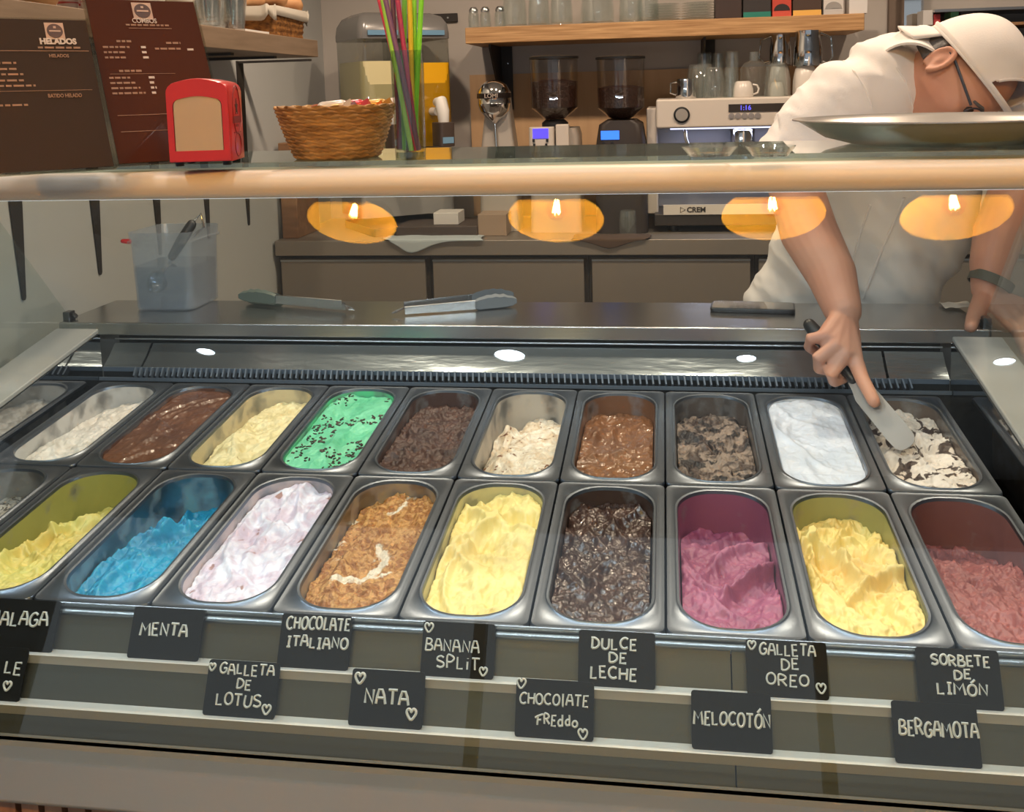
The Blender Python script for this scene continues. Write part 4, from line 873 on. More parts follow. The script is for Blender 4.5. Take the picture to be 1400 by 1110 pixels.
# ---- lever juicer / drink mixer with chrome head
mp = at(678, 150, 2.22); Yk = 2.22; s_ = 1 / ppm(mp)
mx_ = thing('drink_mixer', 'drink mixer with chrome egg shaped head and grey column on the back bench', 'drink mixer', (mp.x, Yk + .06, ZB))
zz = lambda y: at(678, y, Yk).z
mb = MB(); mb.loft([[(mp.x + a * w_, Yk + .07 + b * d_, z) for a, b in rrect(1, 1, .25, 4)] for z, w_, d_ in ((ZB + .001, .075, .075), (zz(210), .066, .065), (zz(145), .046, .045), (zz(125), .042, .04))]); mb.build('column', M('mixer_grey', (170, 162, 152), .4), mx_)
hz = zz(134); R_ = 23 * s_
mb = MB(); mb.lathe([(.0001, 1.06 * R_), (.4 * R_, 1.0 * R_), (.75 * R_, .78 * R_), (.95 * R_, .42 * R_), (1.0 * R_, .1 * R_), (.96 * R_, .05 * R_), (.96 * R_, -.3 * R_), (.98 * R_, -.33 * R_), (.85 * R_, -.75 * R_), (.55 * R_, -1.12 * R_), (.2 * R_, -1.38 * R_), (.10 * R_, -1.5 * R_)], 36, (mp.x - 2 * s_, Yk, hz)); mb.build('head', CHROME, mx_)
mb = MB(); mb.lathe([(.93 * R_, .30 * R_), (1.01 * R_, .28 * R_), (1.03 * R_, .0), (.94 * R_, -.02 * R_)], 36, (mp.x - 2 * s_, Yk, hz)); mb.build('head_band', M('mixer_dark', (50, 42, 38), .3, .6), mx_)
MB().tube([(mp.x - 2 * s_, Yk, hz - 1.4 * R_), (mp.x, Yk, zz(212))], 2.2 * s_, 10).build('spindle', CHROME, mx_)
text_mesh('lettering', 'LOMI', .022, Matrix.Translation((mp.x - 2 * s_, Yk - R_ * 1.07, hz + .13 * R_)) @ Matrix.Rotation(PI / 2, 4, 'X'), M('print_white'), mx_, depth=.002)
# ---- two coffee grinders
def grinder(xc, body, panel, disp, lab, pale, btop, xoff):
    Yg = 2.22; zq = lambda y: at(760, y, Yg).z
    P = at(xc, 80, Yg); k = 1 / ppm(P)
    t = thing('coffee_grinder', lab, 'coffee grinder', (P.x, Yg + .02, ZB), 0, 'coffee grinders on the back bench')
    r = 33 * k; zl = P.z; zc = zl - 67 * k; zn = zl - 83 * k
    MB().lathe([(r * 1.03, 0), (r * 1.03, .008), (r * .9, .012), (0, .012)], 36, (P.x, Yg, zl - .002)).build('lid', BLACK, t)
    MB().lathe([(.38 * r, zn - zl), (r * .97, zc - zl), (r, -.003)], 36, (P.x, Yg, zl), cap0=False, cap1=False).build('hopper', thin_glass('hopper_clear', (240, 236, 232), .06), t)
    zt_b = zl - btop * k
    MB().lathe([(.36 * r, zn - zl + .002), (r * .94, zc - zl + .002), (r * .965, zt_b - zl - .004), (r * .5, zt_b - zl + .004), (0, zt_b - zl + .005)], 36, (P.x, Yg, zl)).build('beans', M('coffee_beans', (64, 38, 26), .45, bump=(110, 1.0), var=((38, 22, 16), 120)), t)
    MB().lathe([(.40 * r, 0), (.55 * r, -.012), (.55 * r, -.03)], 30, (P.x, Yg, zn)).build('collar', BLACK, t)
    zb_ = zn - .03
    if pale:
        MB().loft([[(P.x + a, Yg + .05 + b, z) for a, b in rrect(w_, .10, .02, 5)] for z, w_ in ((ZB + .001, .095), (zb_ - .03, .088), (zb_ - .002, .080))]).build('body', body, t)
        MB().loft([[(P.x - .042 + x, Yg - .07 + y, z) for x, y in rrect(.046, .02, .012, 4)] for z, y_ in ((zn - 50 * k, 0), (zn - 9 * k, 0))]).build('control_panel', panel, t, bev=.003)
        MB().bx(P.x + .010, P.x + .058, Yg - .085, Yg - .05, zn - 46 * k, zn - 6 * k).build('side_box', M('grinder_white', (206, 196, 184), .4), t, bev=.004)
        yd = Yg - .0915; dxs = (-.072, -.016); dz = (zn - 24 * k, zn - 11 * k)
        btn = [(-.068, -33), (-.024, -33), (-.070, -27), (-.020, -27)]
    else:
        MB().loft([[(P.x + a, Yg + .04 + b, z) for a, b in rrect(w_, .12, .03, 5)] for z, w_ in ((ZB + .001, .095), (zn - 34 * k, .090), (zn - 6 * k, .078), (zn - .5 * k, .055))]).build('body', body, t)
        yd = Yg - .0815; dxs = (-.070, -.004); dz = (zn - 26 * k, zn - 14 * k); btn = [(-.06, -31), (-.03, -31), (-.022, -34)]
        MB().lathe([(.012, 0), (.014, .012), (0, .016)], 16, (P.x + .045, Yg - .03, zn - 5 * k)).build('knob', CHROME, t)
    MB().bx(P.x + dxs[0], P.x + dxs[1], yd - .0012, yd + .004, dz[0], dz[1]).build('display', disp, t, smooth=False)
    for a, b in btn: MB().bx(P.x + a - .004, P.x + a + .004, yd - .003, yd + .004, zn + b * k - .005, zn + b * k + .005).build('button', BLACK, t, smooth=False)
    return t
grinder(757, M('grinder_grey', (170, 160, 148), .4), M('grinder_white', (206, 196, 184), .4), M('display_violet', (60, 40, 200), .3, emis=((84, 70, 255), 1.3)), 'pale coffee grinder with violet display, left of the two', True, 30, 0)
grinder(848, M('grinder_black', (54, 46, 42), .45), None, M('display_blue', (30, 90, 220), .3, emis=((60, 130, 255), 1.1)), 'dark coffee grinder with blue display, beside the espresso machine', False, 38, 0)
# ---- espresso machine
YE = 2.18
em = thing('espresso_machine', 'white espresso machine with cups and glasses on top, left of the worker', 'espresso machine', (1.35, YE + .2, ZB))
X0, X1 = at(897, 150, YE).x, 1.74
z_top, z_pan = at(900, 136, YE).z, at(900, 176, YE).z
zE = lambda y: at(930, y, YE).z
m_ew = M('machine_white', (208, 198, 186), .35)
MB().bx(X0, X1, YE, YE + .40, z_pan, z_top).build('upper_housing', m_ew, em, bev=.008, seg=3)
MB().bx(X0 + .005, X1 - .005, YE + .22, YE + .40, ZB + .07, z_pan).build('rear_housing', M('machine_grey', (150, 150, 156), .4, .5), em, smooth=False)
for a in (X0 - .036, X1 - .004): MB().bx(a, a + .04, YE + .05, YE + .36, ZB + .06, zE(147)).build('side_panel', m_ew, em, bev=.006)
MB().bx(X0 - .01, X1 + .01, YE - .02, YE + .40, ZB + .025, ZB + .068).build('drip_tray', M('machine_dark', (60, 54, 50), .4, .4), em, bev=.004)
for a in (X0 + .06, X1 - .06):
    for b in (YE + .04, YE + .34): MB().lathe([(.018, 0), (.02, .026)], 14, (a, b, ZB + .0003)).build('foot', BLACK, em)
pb0, pb1 = at(907, 287, YE - .025), at(1090, 287, YE - .025)
MB().bx(pb0.x, pb1.x, YE - .025, YE - .019, pb0.z - .018, pb0.z + .018).build('name_plate', M('plate_pale', (216, 208, 198), .4), em, smooth=False)
cx_ = at(952, 287, YE - .026)
text_mesh('lettering', 'CREM', .026, Matrix.Translation((cx_.x, YE - .0262, cx_.z)) @ Matrix.Rotation(PI / 2, 4, 'X'), M('print_dark', (52, 46, 42), .5), em, bold=.0008)
lx = at(933, 287, YE - .026); MB().tube([(lx.x - .007, YE - .0255, lx.z + .010), (lx.x + .010, YE - .0255, lx.z), (lx.x - .007, YE - .0255, lx.z - .010)], .0018, 6, closed=True).build('logo', M('print_dark'), em)
gp = at(932, 157, YE); MB().lathe([(.029, 0), (.029, .006), (.024, .008)], 30, (gp.x, YE, gp.z), Matrix.Rotation(PI / 2, 3, 'X')).build('gauge', BLACK, em); MB().lathe([(.022, .0081), (.0, .0086)], 30, (gp.x, YE, gp.z), Matrix.Rotation(PI / 2, 3, 'X')).build('gauge_face', M('gauge_face', (150, 144, 136), .3), em)
d0, d1 = at(996, 148, YE), at(1128, 146, YE); MB().bx(d0.x, d1.x, YE - .003, YE + .01, d0.z - .014, d0.z + .014).build('display_bar', M('display_black', (42, 34, 30), .2), em, smooth=False)
tx_ = at(1019, 148, YE); text_mesh('clock_digits', '1:16', .024, Matrix.Translation((tx_.x, YE - .0035, d0.z)) @ Matrix.Rotation(PI / 2, 4, 'X'), M('digits_blue', (90, 90, 255), .4, emis=((90, 90, 255), 1.6)), em)
for q in range(5): b = at(1000 + q * 9, 158.5 - q * .15, YE); MB().lathe([(.0105, 0), (.0105, .004), (.0, .0045)], 18, (b.x, YE, b.z), Matrix.Rotation(PI / 2, 3, 'X')).build('button', M('button_grey', (150, 144, 142), .35, .3), em)
for xq in (1016, 1105):
    g = at(xq, 180, YE + .05); MB().lathe([(.042, .012), (.045, 0), (.045, -.05), (.038, -.055)], 28, (g.x, YE + .09, z_pan - .008)).build('group_head', CHROME, em)
    MB().lathe([(.036, 0), (.038, -.03), (.030, -.05), (.012, -.06)], 24, (g.x, YE + .09, z_pan - .065)).build('portafilter', CHROME, em)
    MB().limb([(g.x, YE + .04, z_pan - .085), (g.x, YE - .02, z_pan - .095), (g.x, YE - .09, z_pan - .105)], [.009, .012, .014], 12).build('portafilter_handle', BLACK, em)
for xq, s2 in ((936, 1), (1150, -1)):
    g = at(xq, 178, YE + .02); MB().tube([(g.x, YE + .04, z_pan + .002), (g.x + .004 * s2, YE + .02, z_pan - .04), (g.x + .018 * s2, YE + .01, z_pan - .075), (g.x + .022 * s2, YE, z_pan - .12)], .0065, 10).build('steam_wand', CHROME, em)
mb = MB(); mb.bx(X0 + .05, X1 - .05, YE + .03, YE + .05, z_pan - .006, z_pan + .001); mb.build('work_light', M('work_light', (255, 255, 255), .4, emis=((200, 210, 255), 1.6)), em)
lamp('machine_work_light', 'AREA', ((X0 + X1) / 2, YE + .05, z_pan - .012), 1.2, (205, 215, 255), .6, size_y=.02)
# ---- crockery on the machine
def tumbler(x, ytop, wpx, Y, lab, mat=CUPGLASS, taper=.88, name='tumbler', grp='glasses on the espresso machine', z0=None, flip=True):
    P = at(x, ytop, Y); k = 1 / ppm(P); r = wpx / 2 * k; z0 = z_top if z0 is None else z0; h = P.z - z0
    a, b = (r, r * taper) if flip else (r * taper, r)
    mb = MB(); z0 += .0004
    if flip: mb.lathe([(a - .003, 0), (a, 0), (b, h - .004), (b - .004, h), (0, h), (0, h - .004), (b - .005, h - .006), (a - .003, 0)], 26, (P.x, Y, z0))
    else: mb.lathe([(0, 0), (a, 0), (b, h), (b - .0025, h), (a - .0025, .005), (0, .005)], 26, (P.x, Y, z0))
    return tag(mb.build(name, mat), lab, name.replace('_', ' '), grp)
def cup(x, ytop, wpx, Y, lab, mat, handle=1, z0=None, name='cup', grp='cups on the espresso machine'):
    P = at(x, ytop, Y); k = 1 / ppm(P); r = wpx / 2 * k; z0 = z_top if z0 is None else z0; h = P.z - z0
    t = thing(name, lab, 'cup', (P.x, Y, z0 + .0004), 0, grp)
    MB().lathe([(r * .98, 0), (r, .002), (r * .97, h * .5), (r * .78, h * .9), (r * .6, h), (r * .55, h - .004), (0, h - .004)], 26).build('bowl', mat, t, local=True)
    if handle: MB().tube([(handle * (r * .95), 0, h * .15), (handle * (r + .014), 0, h * .25), (handle * (r + .018), 0, h * .5), (handle * (r + .012), 0, h * .72), (handle * r * .92, 0, h * .78)], .0035, 8).build('handle', mat, t, local=True)
    return t
PORC = M('porcelain', (216, 208, 198), .25)
t = thing('creamer_jug', 'small steel jug at the left end on top of the espresso machine', 'jug', (at(938, 134, 2.25).x, 2.25, z_top + .0004))
h = at(938, 108, 2.25).z - z_top; MB().lathe([(.036, 0), (.038, .005), (.033, h * .7), (.034, h), (.032, h), (.031, h * .7), (0, .003)], 28).build('body', CHROME, t, local=True); MB().tube([(-.035, 0, h * .85), (-.055, 0, h * .8), (-.056, 0, h * .3), (-.037, 0, h * .2)], .0035, 8).build('handle', CHROME, t, local=True)
tumbler(958, 88, 46, 2.36, 'wide upturned clear glass behind the small steel jug', taper=.7)
cup(976, 92, 30, 2.24, 'clear glass mug second from the left on the espresso machine', CUPGLASS, 1)
tumbler(998, 92, 17, 2.24, 'narrow clear glass between the glass mug and the front white cup')
cup(1016, 111, 28, 2.24, 'white cup with handle at the front of the espresso machine', PORC, 1)
tumbler(963, 72, 22, 2.46, 'tall clear glass at the back left on the espresso machine'); tumbler(982, 72, 18, 2.46, 'tall narrow glass next to the tall back left glass'); tumbler(1001, 70, 20, 2.42, 'tallest clear glass, above the front white cup')
b = MB(); P = at(1031, 71, 2.33); k = 1 / ppm(P); h = P.z - z_top
b.lathe([(19 * k, .0), (19.5 * k, .004), (19 * k, h * .62), (14 * k, h * .75), (6.5 * k, h * .80), (6 * k, h), (5 * k, h), (5 * k, h * .8)], 28, (P.x, 2.33, z_top + .0004)); tag(b.build('glass_bottle', CUPGLASS), 'clear glass bottle with narrow neck on the espresso machine', 'bottle')
tumbler(1061, 86, 33, 2.26, 'wide clear glass standing over a small white cup', taper=.8)
cup(1062, 112, 20, 2.26, 'small white cup inside the upturned wide glass', PORC, 0)
cup(1101, 90, 34, 2.30, 'upturned white cup under the taller milk pitcher', PORC, 0); cup(1140, 89, 36, 2.30, 'upturned white cup beside the worker shoulder', PORC, 0)
cup(1066, 88, 30, 2.45, 'upturned white cup under the left milk pitcher', PORC, 0)
P = at(1112, 122, 2.21); mb = MB(); mb.lathe([(.02, 0), (.025, .002), (.05, .010), (.048, .011), (0, .004)], 28, (P.x, 2.215, z_top + .0004)); tag(mb.build('saucer', PORC), 'white saucer at the front of the espresso machine', 'saucer')
def pitcher(x, yt, yb, wpx, Y, hd, lab):
    P = at(x, yt, Y); B = at(x, yb, Y); k = 1 / ppm(P); r = wpx / 2 * k; h = P.z - B.z
    t = thing('milk_pitcher', lab, 'milk pitcher', (P.x, Y, B.z + .0005), 0, 'steel milk pitchers')
    MB().lathe([(r, 0), (r * 1.02, .004), (r * .98, h * .5), (r * .86, h * .8), (r * .88, h), (r * .84, h), (r * .82, h * .8), (0, .004)], 32).build('body', CHROME, t, local=True)
    MB().tube([(hd * r * .85, 0, h * .93), (hd * (r + .030), 0, h * .80), (hd * (r + .036), 0, h * .25), (hd * (r + .020), 0, h * .08), (hd * r * .97, 0, h * .12)], .0035, 8).build('handle', CHROME, t, local=True)
pitcher(1067, 46, 88.5, 30, 2.45, -1, 'steel milk pitcher with handle to the left, upper row above the cups'); pitcher(1105, 42, 90.5, 38, 2.30, 1, 'taller steel milk pitcher with handle towards the worker')
# ---- oak shelf on the back wall
YS = 2.33; sx0, sx1 = at(636, 50, YS).x, at(1182, 30, YS).x; sz0, sz1 = at(636, 60, YS).z, at(636, 38, YS).z
tag(MB().bx(sx0, sx1, YS, YB - .001, sz0, sz1).build('wall_shelf', OAK, bev=.003), 'long oak shelf of glasses and boxes on the back wall', 'shelf')
for xp, lab in ((690, 'black iron bracket at the left end under the oak shelf'), (968, 'black iron bracket under the oak shelf above the espresso machine')):
    P = at(xp, 60, YB - .03); t = thing('shelf_bracket', lab, 'bracket', (P.x, YB - .02, sz0 - .1), 0, 'brackets under the oak shelf')
    zlow = at(xp, 150, YB).z
    MB().bx(P.x - .028, P.x + .028, YB - .020, YB - .0125, zlow, sz0 - .001).build('wall_plate', MATTBLACK, t, smooth=False)
    mb = MB(); mb.loft([[(x, y, z) for y, z in ((YB - .020, sz0 - .001), (YS + .08, sz0 - .001), (YS + .08, sz0 - .015), (YB - .020, zlow + .02))] for x in (P.x - .026, P.x - .018)]); mb.build('gusset', MATTBLACK, t, smooth=False)
    for z in (zlow + .03, sz0 - .07): MB().lathe([(.005, 0), (.003, .003)], 10, (P.x + .01, YB - .0205, z), Matrix.Rotation(PI / 2, 3, 'X')).build('screw', CHROME, t)
Yi = 2.42
for q, x in enumerate((648, 664, 684)):
    P = at(x, 36, Yi); t = thing('salt_shaker', ['leftmost', 'middle', 'rightmost'][q] + ' of three small glass shakers at the left end of the oak shelf', 'salt shaker', (P.x, Yi, sz1 + .0004), 0, 'shakers on the oak shelf')
    MB().lathe([(.020, 0), (.022, .004), (.021, .055), (.016, .064), (.014, .064), (.018, .054), (.018, .006), (0, .005)], 20).build('jar', CUPGLASS, t, local=True)
    MB().lathe([(.018, .062), (.0185, .072), (.012, .082), (0, .083)], 20).build('cap', CHROME, t, local=True)
for q, (x, w_) in enumerate(((704, 34), (737, 30), (768, 31), (817, 46), (863, 33), (886, 30))):
    P = at(x, 30, Yi); r = w_ / 2 / ppm(P); mb = MB()
    mb.lathe([(r * .9, 0), (r, .006), (r, .05), (r * .94, .09), (r * .6, .15), (r * .55, .22), (r * .5, .22), (r * .55, .15), (r * .88, .09), (r * .92, .01), (0, .008)], 28, (P.x, Yi, sz1 + .0004))
    tag(mb.build('glass_carafe', CUPGLASS), ['clear glass carafe nearest the shakers on the oak shelf', 'second clear carafe from the shakers on the oak shelf', 'third clear carafe from the shakers on the oak shelf', 'widest clear carafe on the oak shelf', 'clear carafe right of the widest one on the oak shelf', 'clear carafe left of the glass saucer stack'][q], 'carafe', 'carafes on the oak shelf')
for s_i, x in enumerate((907, 955)):
    P = at(x, 20, Yi)
    for q in range(7):
        mb = MB(); mb.lathe([(.030, 0), (.034, .001), (.066, .0075), (.064, .009), (.030, .003), (0, .003)], 30, (P.x, Yi, sz1 + .0005 + q * .0095)); tag(mb.build('glass_saucer', CUPGLASS), 'clear glass saucer in the ' + ('left' if s_i == 0 else 'right') + ' hand stack on the oak shelf', 'saucer', 'glass saucers, ' + ('left stack' if s_i == 0 else 'right stack'))
for q, (xa_, xb_, col, lab, low) in enumerate([(978, 1014, (58, 42, 36), 'dark brown tea box next to the glass saucers on the oak shelf', None), (1016, 1054, (48, 42, 40), 'black tea box with a teal base on the oak shelf', (30, 120, 104)), (1056, 1082, (190, 66, 48), 'red tea box on the oak shelf', (200, 80, 60)), (1084, 1123, (70, 50, 38), 'brown tea box with a yellow base on the oak shelf', (226, 174, 84)), (1126, 1153, (206, 200, 194), 'white box with a grey arch on the oak shelf', (190, 186, 182)), (1161, 1186, (214, 210, 206), 'plain white box at the right end of the oak shelf', None)]):
    A, B = at(xa_, 18, YS + .02), at(xb_, 18, YS + .02); t = thing('tea_box', lab, 'box', ((A.x + B.x) / 2, YS + .07, sz1), 0, 'boxes on the oak shelf')
    MB().bx(A.x, B.x, YS + .02, YS + .12, sz1 + .0005, sz1 + .12).build('carton', M('carton_%d' % q, col, .5), t, bev=.0015)
    if low: MB().bx(A.x + .0005, B.x - .0005, YS + .0185, YS + .0202, sz1 + .001, sz1 + .020).build('base_band', M('carton_low_%d' % q, low, .5), t, smooth=False)
    if q in (2, 4):
        w_ = B.x - A.x; mb = MB(); mb.prism([(w_ * .42 * math.cos(a * PI / 10), w_ * .35 * math.sin(a * PI / 10)) for a in range(11)], .001, Matrix.Translation(((A.x + B.x) / 2, YS + .0186, sz1 + .022)) @ Matrix.Rotation(PI / 2, 4, 'X')); mb.build('arch', M('arch_%d' % q, (40, 30, 28) if q == 2 else (150, 146, 142), .5), t, smooth=False)
# ---- mirror column and rack behind the worker
cA, cB = at(1236, 30, 2.56), at(1259, 30, 2.56)
struct(MB().bx(cA.x, cB.x, 2.56, 2.64, .95, ZC).build('pillar', M('mirror_steel', (226, 222, 216), .03, 1.), smooth=False)).name = 'trim_3'
rk = thing('shelf_rack', 'rack of thin steel and wood shelves on the back wall behind the worker', 'shelf rack', (2.4, 2.5, 1.6))
RX0, RX1 = cB.x + .01, 3.2
rz = [at(1330, y, 2.40).z for y in (11, 32, 56)]
for z, mt, nm in zip(rz, (STEEL, M('rack_wood', (150, 112, 78), .5), M('rack_wood')), ('shelf', 'shelf', 'shelf')): MB().bx(RX0, RX1, 2.40, YB - .002, z - .010, z).build(nm, mt, rk, smooth=False)
for x in (RX0 + .01, RX1 - .02): MB().bx(x, x + .012, YB - .02, YB - .003, rz[2] - .2, rz[0] + .5).build('upright', STEEL, rk, smooth=False)
def rbx(x0, x1, y, z, h, col, lab, nm='carton', cat='box'):
    A, B = at(x0, y, 2.43), at(x1, y, 2.43); return tag(MB().bx(A.x, B.x, 2.43, 2.52, z + .0005, z + h).build(nm, M('rackitem_%d_%d_%d' % col, col, .45), bev=.002), lab, cat)
rbx(1262, 1276, 20, rz[1], .055, (200, 196, 192), 'white carton at the left end of the rack behind the cap'); rbx(1277, 1286, 20, rz[1], .04, (176, 60, 60), 'small red carton beside the white carton on the rack')
rbx(1300, 1311, 20, rz[1], .052, (100, 170, 120), 'green and white carton on the rack above the cap'); rbx(1313, 1330, 20, rz[1], .05, (70, 66, 64), 'dark grey tin on the rack above the cap', 'tin', 'tin')
A, B = at(1272, 50, 2.44), at(1316, 50, 2.44); mb = MB(); mb.limb([(A.x, 2.46, rz[2] + .021), ((A.x + B.x) / 2, 2.46, rz[2] + .026), (B.x, 2.46, rz[2] + .021)], [.018, .021, .017], 14); tag(mb.build('baguette', M('crust')), 'small baguette on the lowest rack shelf behind the cap brim', 'bread')
# ---- on the bench, seen under the counter
A, B = at(540, 300, 2.08), at(652, 300, 2.08)
t = thing('bench_tray', 'low dark appliance base with papers on the back bench, right of the first lamp reflection', 'tray', ((A.x + B.x) / 2, 2.17, ZB)); MB().bx(A.x, B.x, 2.08, 2.30, ZB + .0005, ZB + .040).build('tray', M('tray_dark', (74, 62, 56), .5), t, bev=.004)
A, B = at(592, 285, 2.12), at(626, 285, 2.12); tag(MB().bx(A.x, B.x, 2.12, 2.24, ZB + .0405, ZB + .085).build('white_carton', M('carton_5'), bev=.002), 'small white carton on the dark tray on the back bench', 'box')
A, B = at(653, 295, 2.10), at(692, 295, 2.10); tag(MB().bx(A.x, B.x, 2.10, 2.22, ZB + .0005, ZB + .08).build('brown_carton', M('carton_brown', (160, 138, 118), .6), bev=.002), 'pale brown carton standing right of the dark tray', 'box')
def cloth(pts, mat, lab, nm, seed):
    """cloth lying on the bench and hanging over its front edge; pts: photo outline of the hanging edge from left to right"""
    P = []; n = len(pts)
    for (x, y) in pts:
        e = atz(x, 318, ZB + .004); e.y = YF - .006; q = at(x, y, YF - .007)
        col = []
        for k in range(5): col.append(Vector((e.x + .02, YF + .10 - .025 * k, ZB + .006 + .003 * math.sin(seed + x * .11 + k))))
        zl = min(q.z, ZB - .004)
        for k in range(5): col.append(Vector((q.x, YF - .006 - .006 * abs(math.sin(seed + x * .09)), ZB + .003 + (zl - ZB) * (k / 4))))
        P.append(col)
    o = MB().grid(P).build(nm, mat, solid=.0025, sub=1); return tag(o, lab, 'cloth')
cloth([(532, 326), (545, 338), (557, 348), (570, 347), (590, 336), (612, 328), (640, 326), (662, 325)], M('towel_blue', (176, 186, 190), .9), 'pale blue grey cloth hanging over the edge of the back bench', 'dish_cloth', 1)
cloth([(780, 326), (800, 331), (818, 337), (832, 343), (850, 337), (868, 330), (884, 326)], M('towel_brown', (84, 66, 54), .9), 'dark brown cloth hanging over the bench edge right of the second lamp reflection', 'dish_cloth', 2)
b = MB(); P = at(858, 290, 2.1); b.lathe([(.03, 0), (.032, .05), (.028, .09), (.026, .09), (.028, .05), (0, .004)], 24, (P.x, 2.1, ZB + .0004)); tag(b.build('glass_cup', CUPGLASS), 'clear glass cup on the back bench left of the espresso machine', 'glass')

# ---- on the worktop of the case
ZW = 1.0
tb = thing('plastic_container', 'translucent plastic container with red clip, on the left end of the worktop', 'container', (-.125, .648, ZW))
milk = thin_glass('frosted_plastic', (236, 240, 244), .06, .25, .13, (206, 214, 224))
wC, dC = .073, .079; hC = at(230, 318, .57).z - ZW
R = lambda s_, z, r=.02: [(x, y, z) for x, y in rrect(wC * s_, dC * s_, r, 6)]
MB().loft([R(.92, .0005), R(.95, .004), R(1.0, hC - .025), R(1.07, hC - .024), R(1.08, hC - .020), R(1.03, hC - .019), R(1.05, hC), R(1.03, hC), R(.98, hC - .025), R(.92, .004)], True, True).build('tub', milk, tb, local=True, ang=30)
MB().loft([R(.90, .006), R(.945, .10)]).build('water', thin_glass('cloudy_water', (226, 230, 236), .03, 0, .05, (170, 178, 186)), tb, local=True)
MB().limb([(-wC * 1.08, -.06, hC - .022), (-wC * 1.08 - .014, -.062, hC - .021)], [.006, .005], 10).build('red_clip', M('clip_red', (200, 50, 56), .4), tb, local=True)
sc = thing('ice_cream_scoop', 'steel ice cream scoop with dark handle standing in the plastic container', 'ice cream scoop', (-.125, .62, ZW))
s0 = Vector((-.165, .625, ZW + .055)); s1 = Vector((-.085, .655, ZW + .185)); dd = (s1 - s0).normalized()
MB().tube([s0 + dd * .01, s0.lerp(s1, .5)], .005, 10).build('shaft', CHROME, sc)
MB().limb([s0.lerp(s1, .45), s0.lerp(s1, .75), s1], [.010, .013, .011], 14).build('handle', M('scoop_black', (46, 48, 50), .45), sc)
mb = MB(); fm_ = frame(s0, (1, 0, 0), Vector((-.3, -.8, .3))); mb.lathe([(0, -.024), (.014, -.021), (.023, -.008), (.026, .004), (.023, .004), (.02, -.006), (0, -.02)], 24, s0, fm_.to_3x3()); mb.build('bowl', CHROME, sc)
MB().tube([s1 + dd * .008, s1 + dd * .02 + Vector((.012, 0, .008)), s1 + Vector((.03, 0, -.006)), s1.lerp(s0, .2) + Vector((.022, 0, 0))], .003, 8).build('lever', CHROME, sc)
# tongs
def tongs(pA, pB, Yc, tipcol, lab, openw, flipd):
    """pA photo point of the hinge end, pB of the tips"""
    A = atz(*pA, ZW + .010); B = atz(*pB, ZW + .012); A.z = ZW + .012; B.z = ZW + .014
    t = thing('serving_tongs', lab, 'tongs', (A + B) / 2); ax = (B - A); L_ = ax.length; ax.normalize(); sd = Vector((-ax.y, ax.x, 0))
    for s_ in (-1, 1):
        P0 = A + sd * s_ * .006; P1 = A + ax * L_ * .62 + sd * s_ * openw; P2 = B + sd * s_ * openw * .8
        up = Vector((0, 0, 1)); rings = []
        for q in range(9):
            f = q / 8; p = P0.lerp(P1, f) + Vector((0, 0, .004 * s_ + .004)); w_ = .0085 + .002 * f; rings.append([p + up * w_ + sd * s_ * .0005, p + up * w_ * .9 + sd * s_ * .002, p - up * w_ * .9 + sd * s_ * .002, p - up * w_ + sd * s_ * .0005])
        mb = MB(); mb.loft(rings); mb.build('arm', M('tong_steel', (206, 208, 210), .25, 1.), t, smooth=False)
        mb = MB(); m_ = 10; rings = []
        for q in range(m_ + 1):
            f = q / m_; p = P1.lerp(P2, f) + Vector((0, 0, .004 * s_ + .004)); w_ = .010 + .009 * math.sin(PI * min(1, f * 1.1)) ** .7; w_ *= 1 + .10 * math.sin(f * 30)
            if f > .9: w_ *= .7
            rings.append([p + up * w_ - sd * s_ * .003, p + up * w_ * .7 + sd * s_ * .004, p - up * min(w_, .0145) * .7 + sd * s_ * .004, p - up * min(w_, .0145) - sd * s_ * .003])
        mb.loft(rings); mb.build('tip', tipcol, t)
    MB().tube([A - ax * .003 + Vector((0, 0, .004)), A - ax * .018 + sd * .006 + Vector((0, 0, -.002)), A - ax * .026 + Vector((0, 0, -.004)), A - ax * .018 - sd * .006 + Vector((0, 0, -.002))], .0018, 8, closed=True).build('hanging_ring', CHROME, t)
tongs((470, 421), (332, 409), .6, M('tip_olive', (90, 100, 92), .5), 'steel tongs with grey green tips, beside the plastic container', .014, 1)
tongs((553, 425), (704, 411), .6, M('tip_grey', (112, 118, 124), .6), 'steel tongs with grey tips, in the middle of the worktop', .014, 1)
# phone
cph = atz(1029, 420, ZW + .005); ph = thing('smartphone', 'black smartphone lying on the worktop left of the knife hand', 'phone', (cph.x, cph.y, ZW), math.radians(-6))
kp = 56 / ppm(cph); MB().loft([[(x, y, z) for x, y in rrect(kp * s_, .038 * s_, .011, 6)] for s_, z in ((.98, .0005), (1, .002), (1, .008), (.98, .0095))]).build('case', M('phone_case', (48, 48, 50), .3), ph, local=True)
MB().loft([[(x, y, z) for x, y in rrect(kp * .955, .0345, .008, 6)] for z in (.0094, .0099)]).build('screen', M('phone_screen', (38, 40, 44), .05, coat=1.), ph, local=True)
# crumpled paper near the resting hand
cpp = atz(1308, 421, ZW); P = []
for a in range(9): P.append([Vector((cpp.x + (a - 4) * .0075, cpp.y + (b - 3) * .010, ZW + .003 + .007 * vnoise(a * .7, b * .7, 5))) for b in range(7)])
tag(MB().grid(P).build('paper_napkin', M('tissue', (196, 188, 176), .9), solid=.001, sub=1), 'crumpled pale paper on the worktop beside the resting hand', 'napkin')

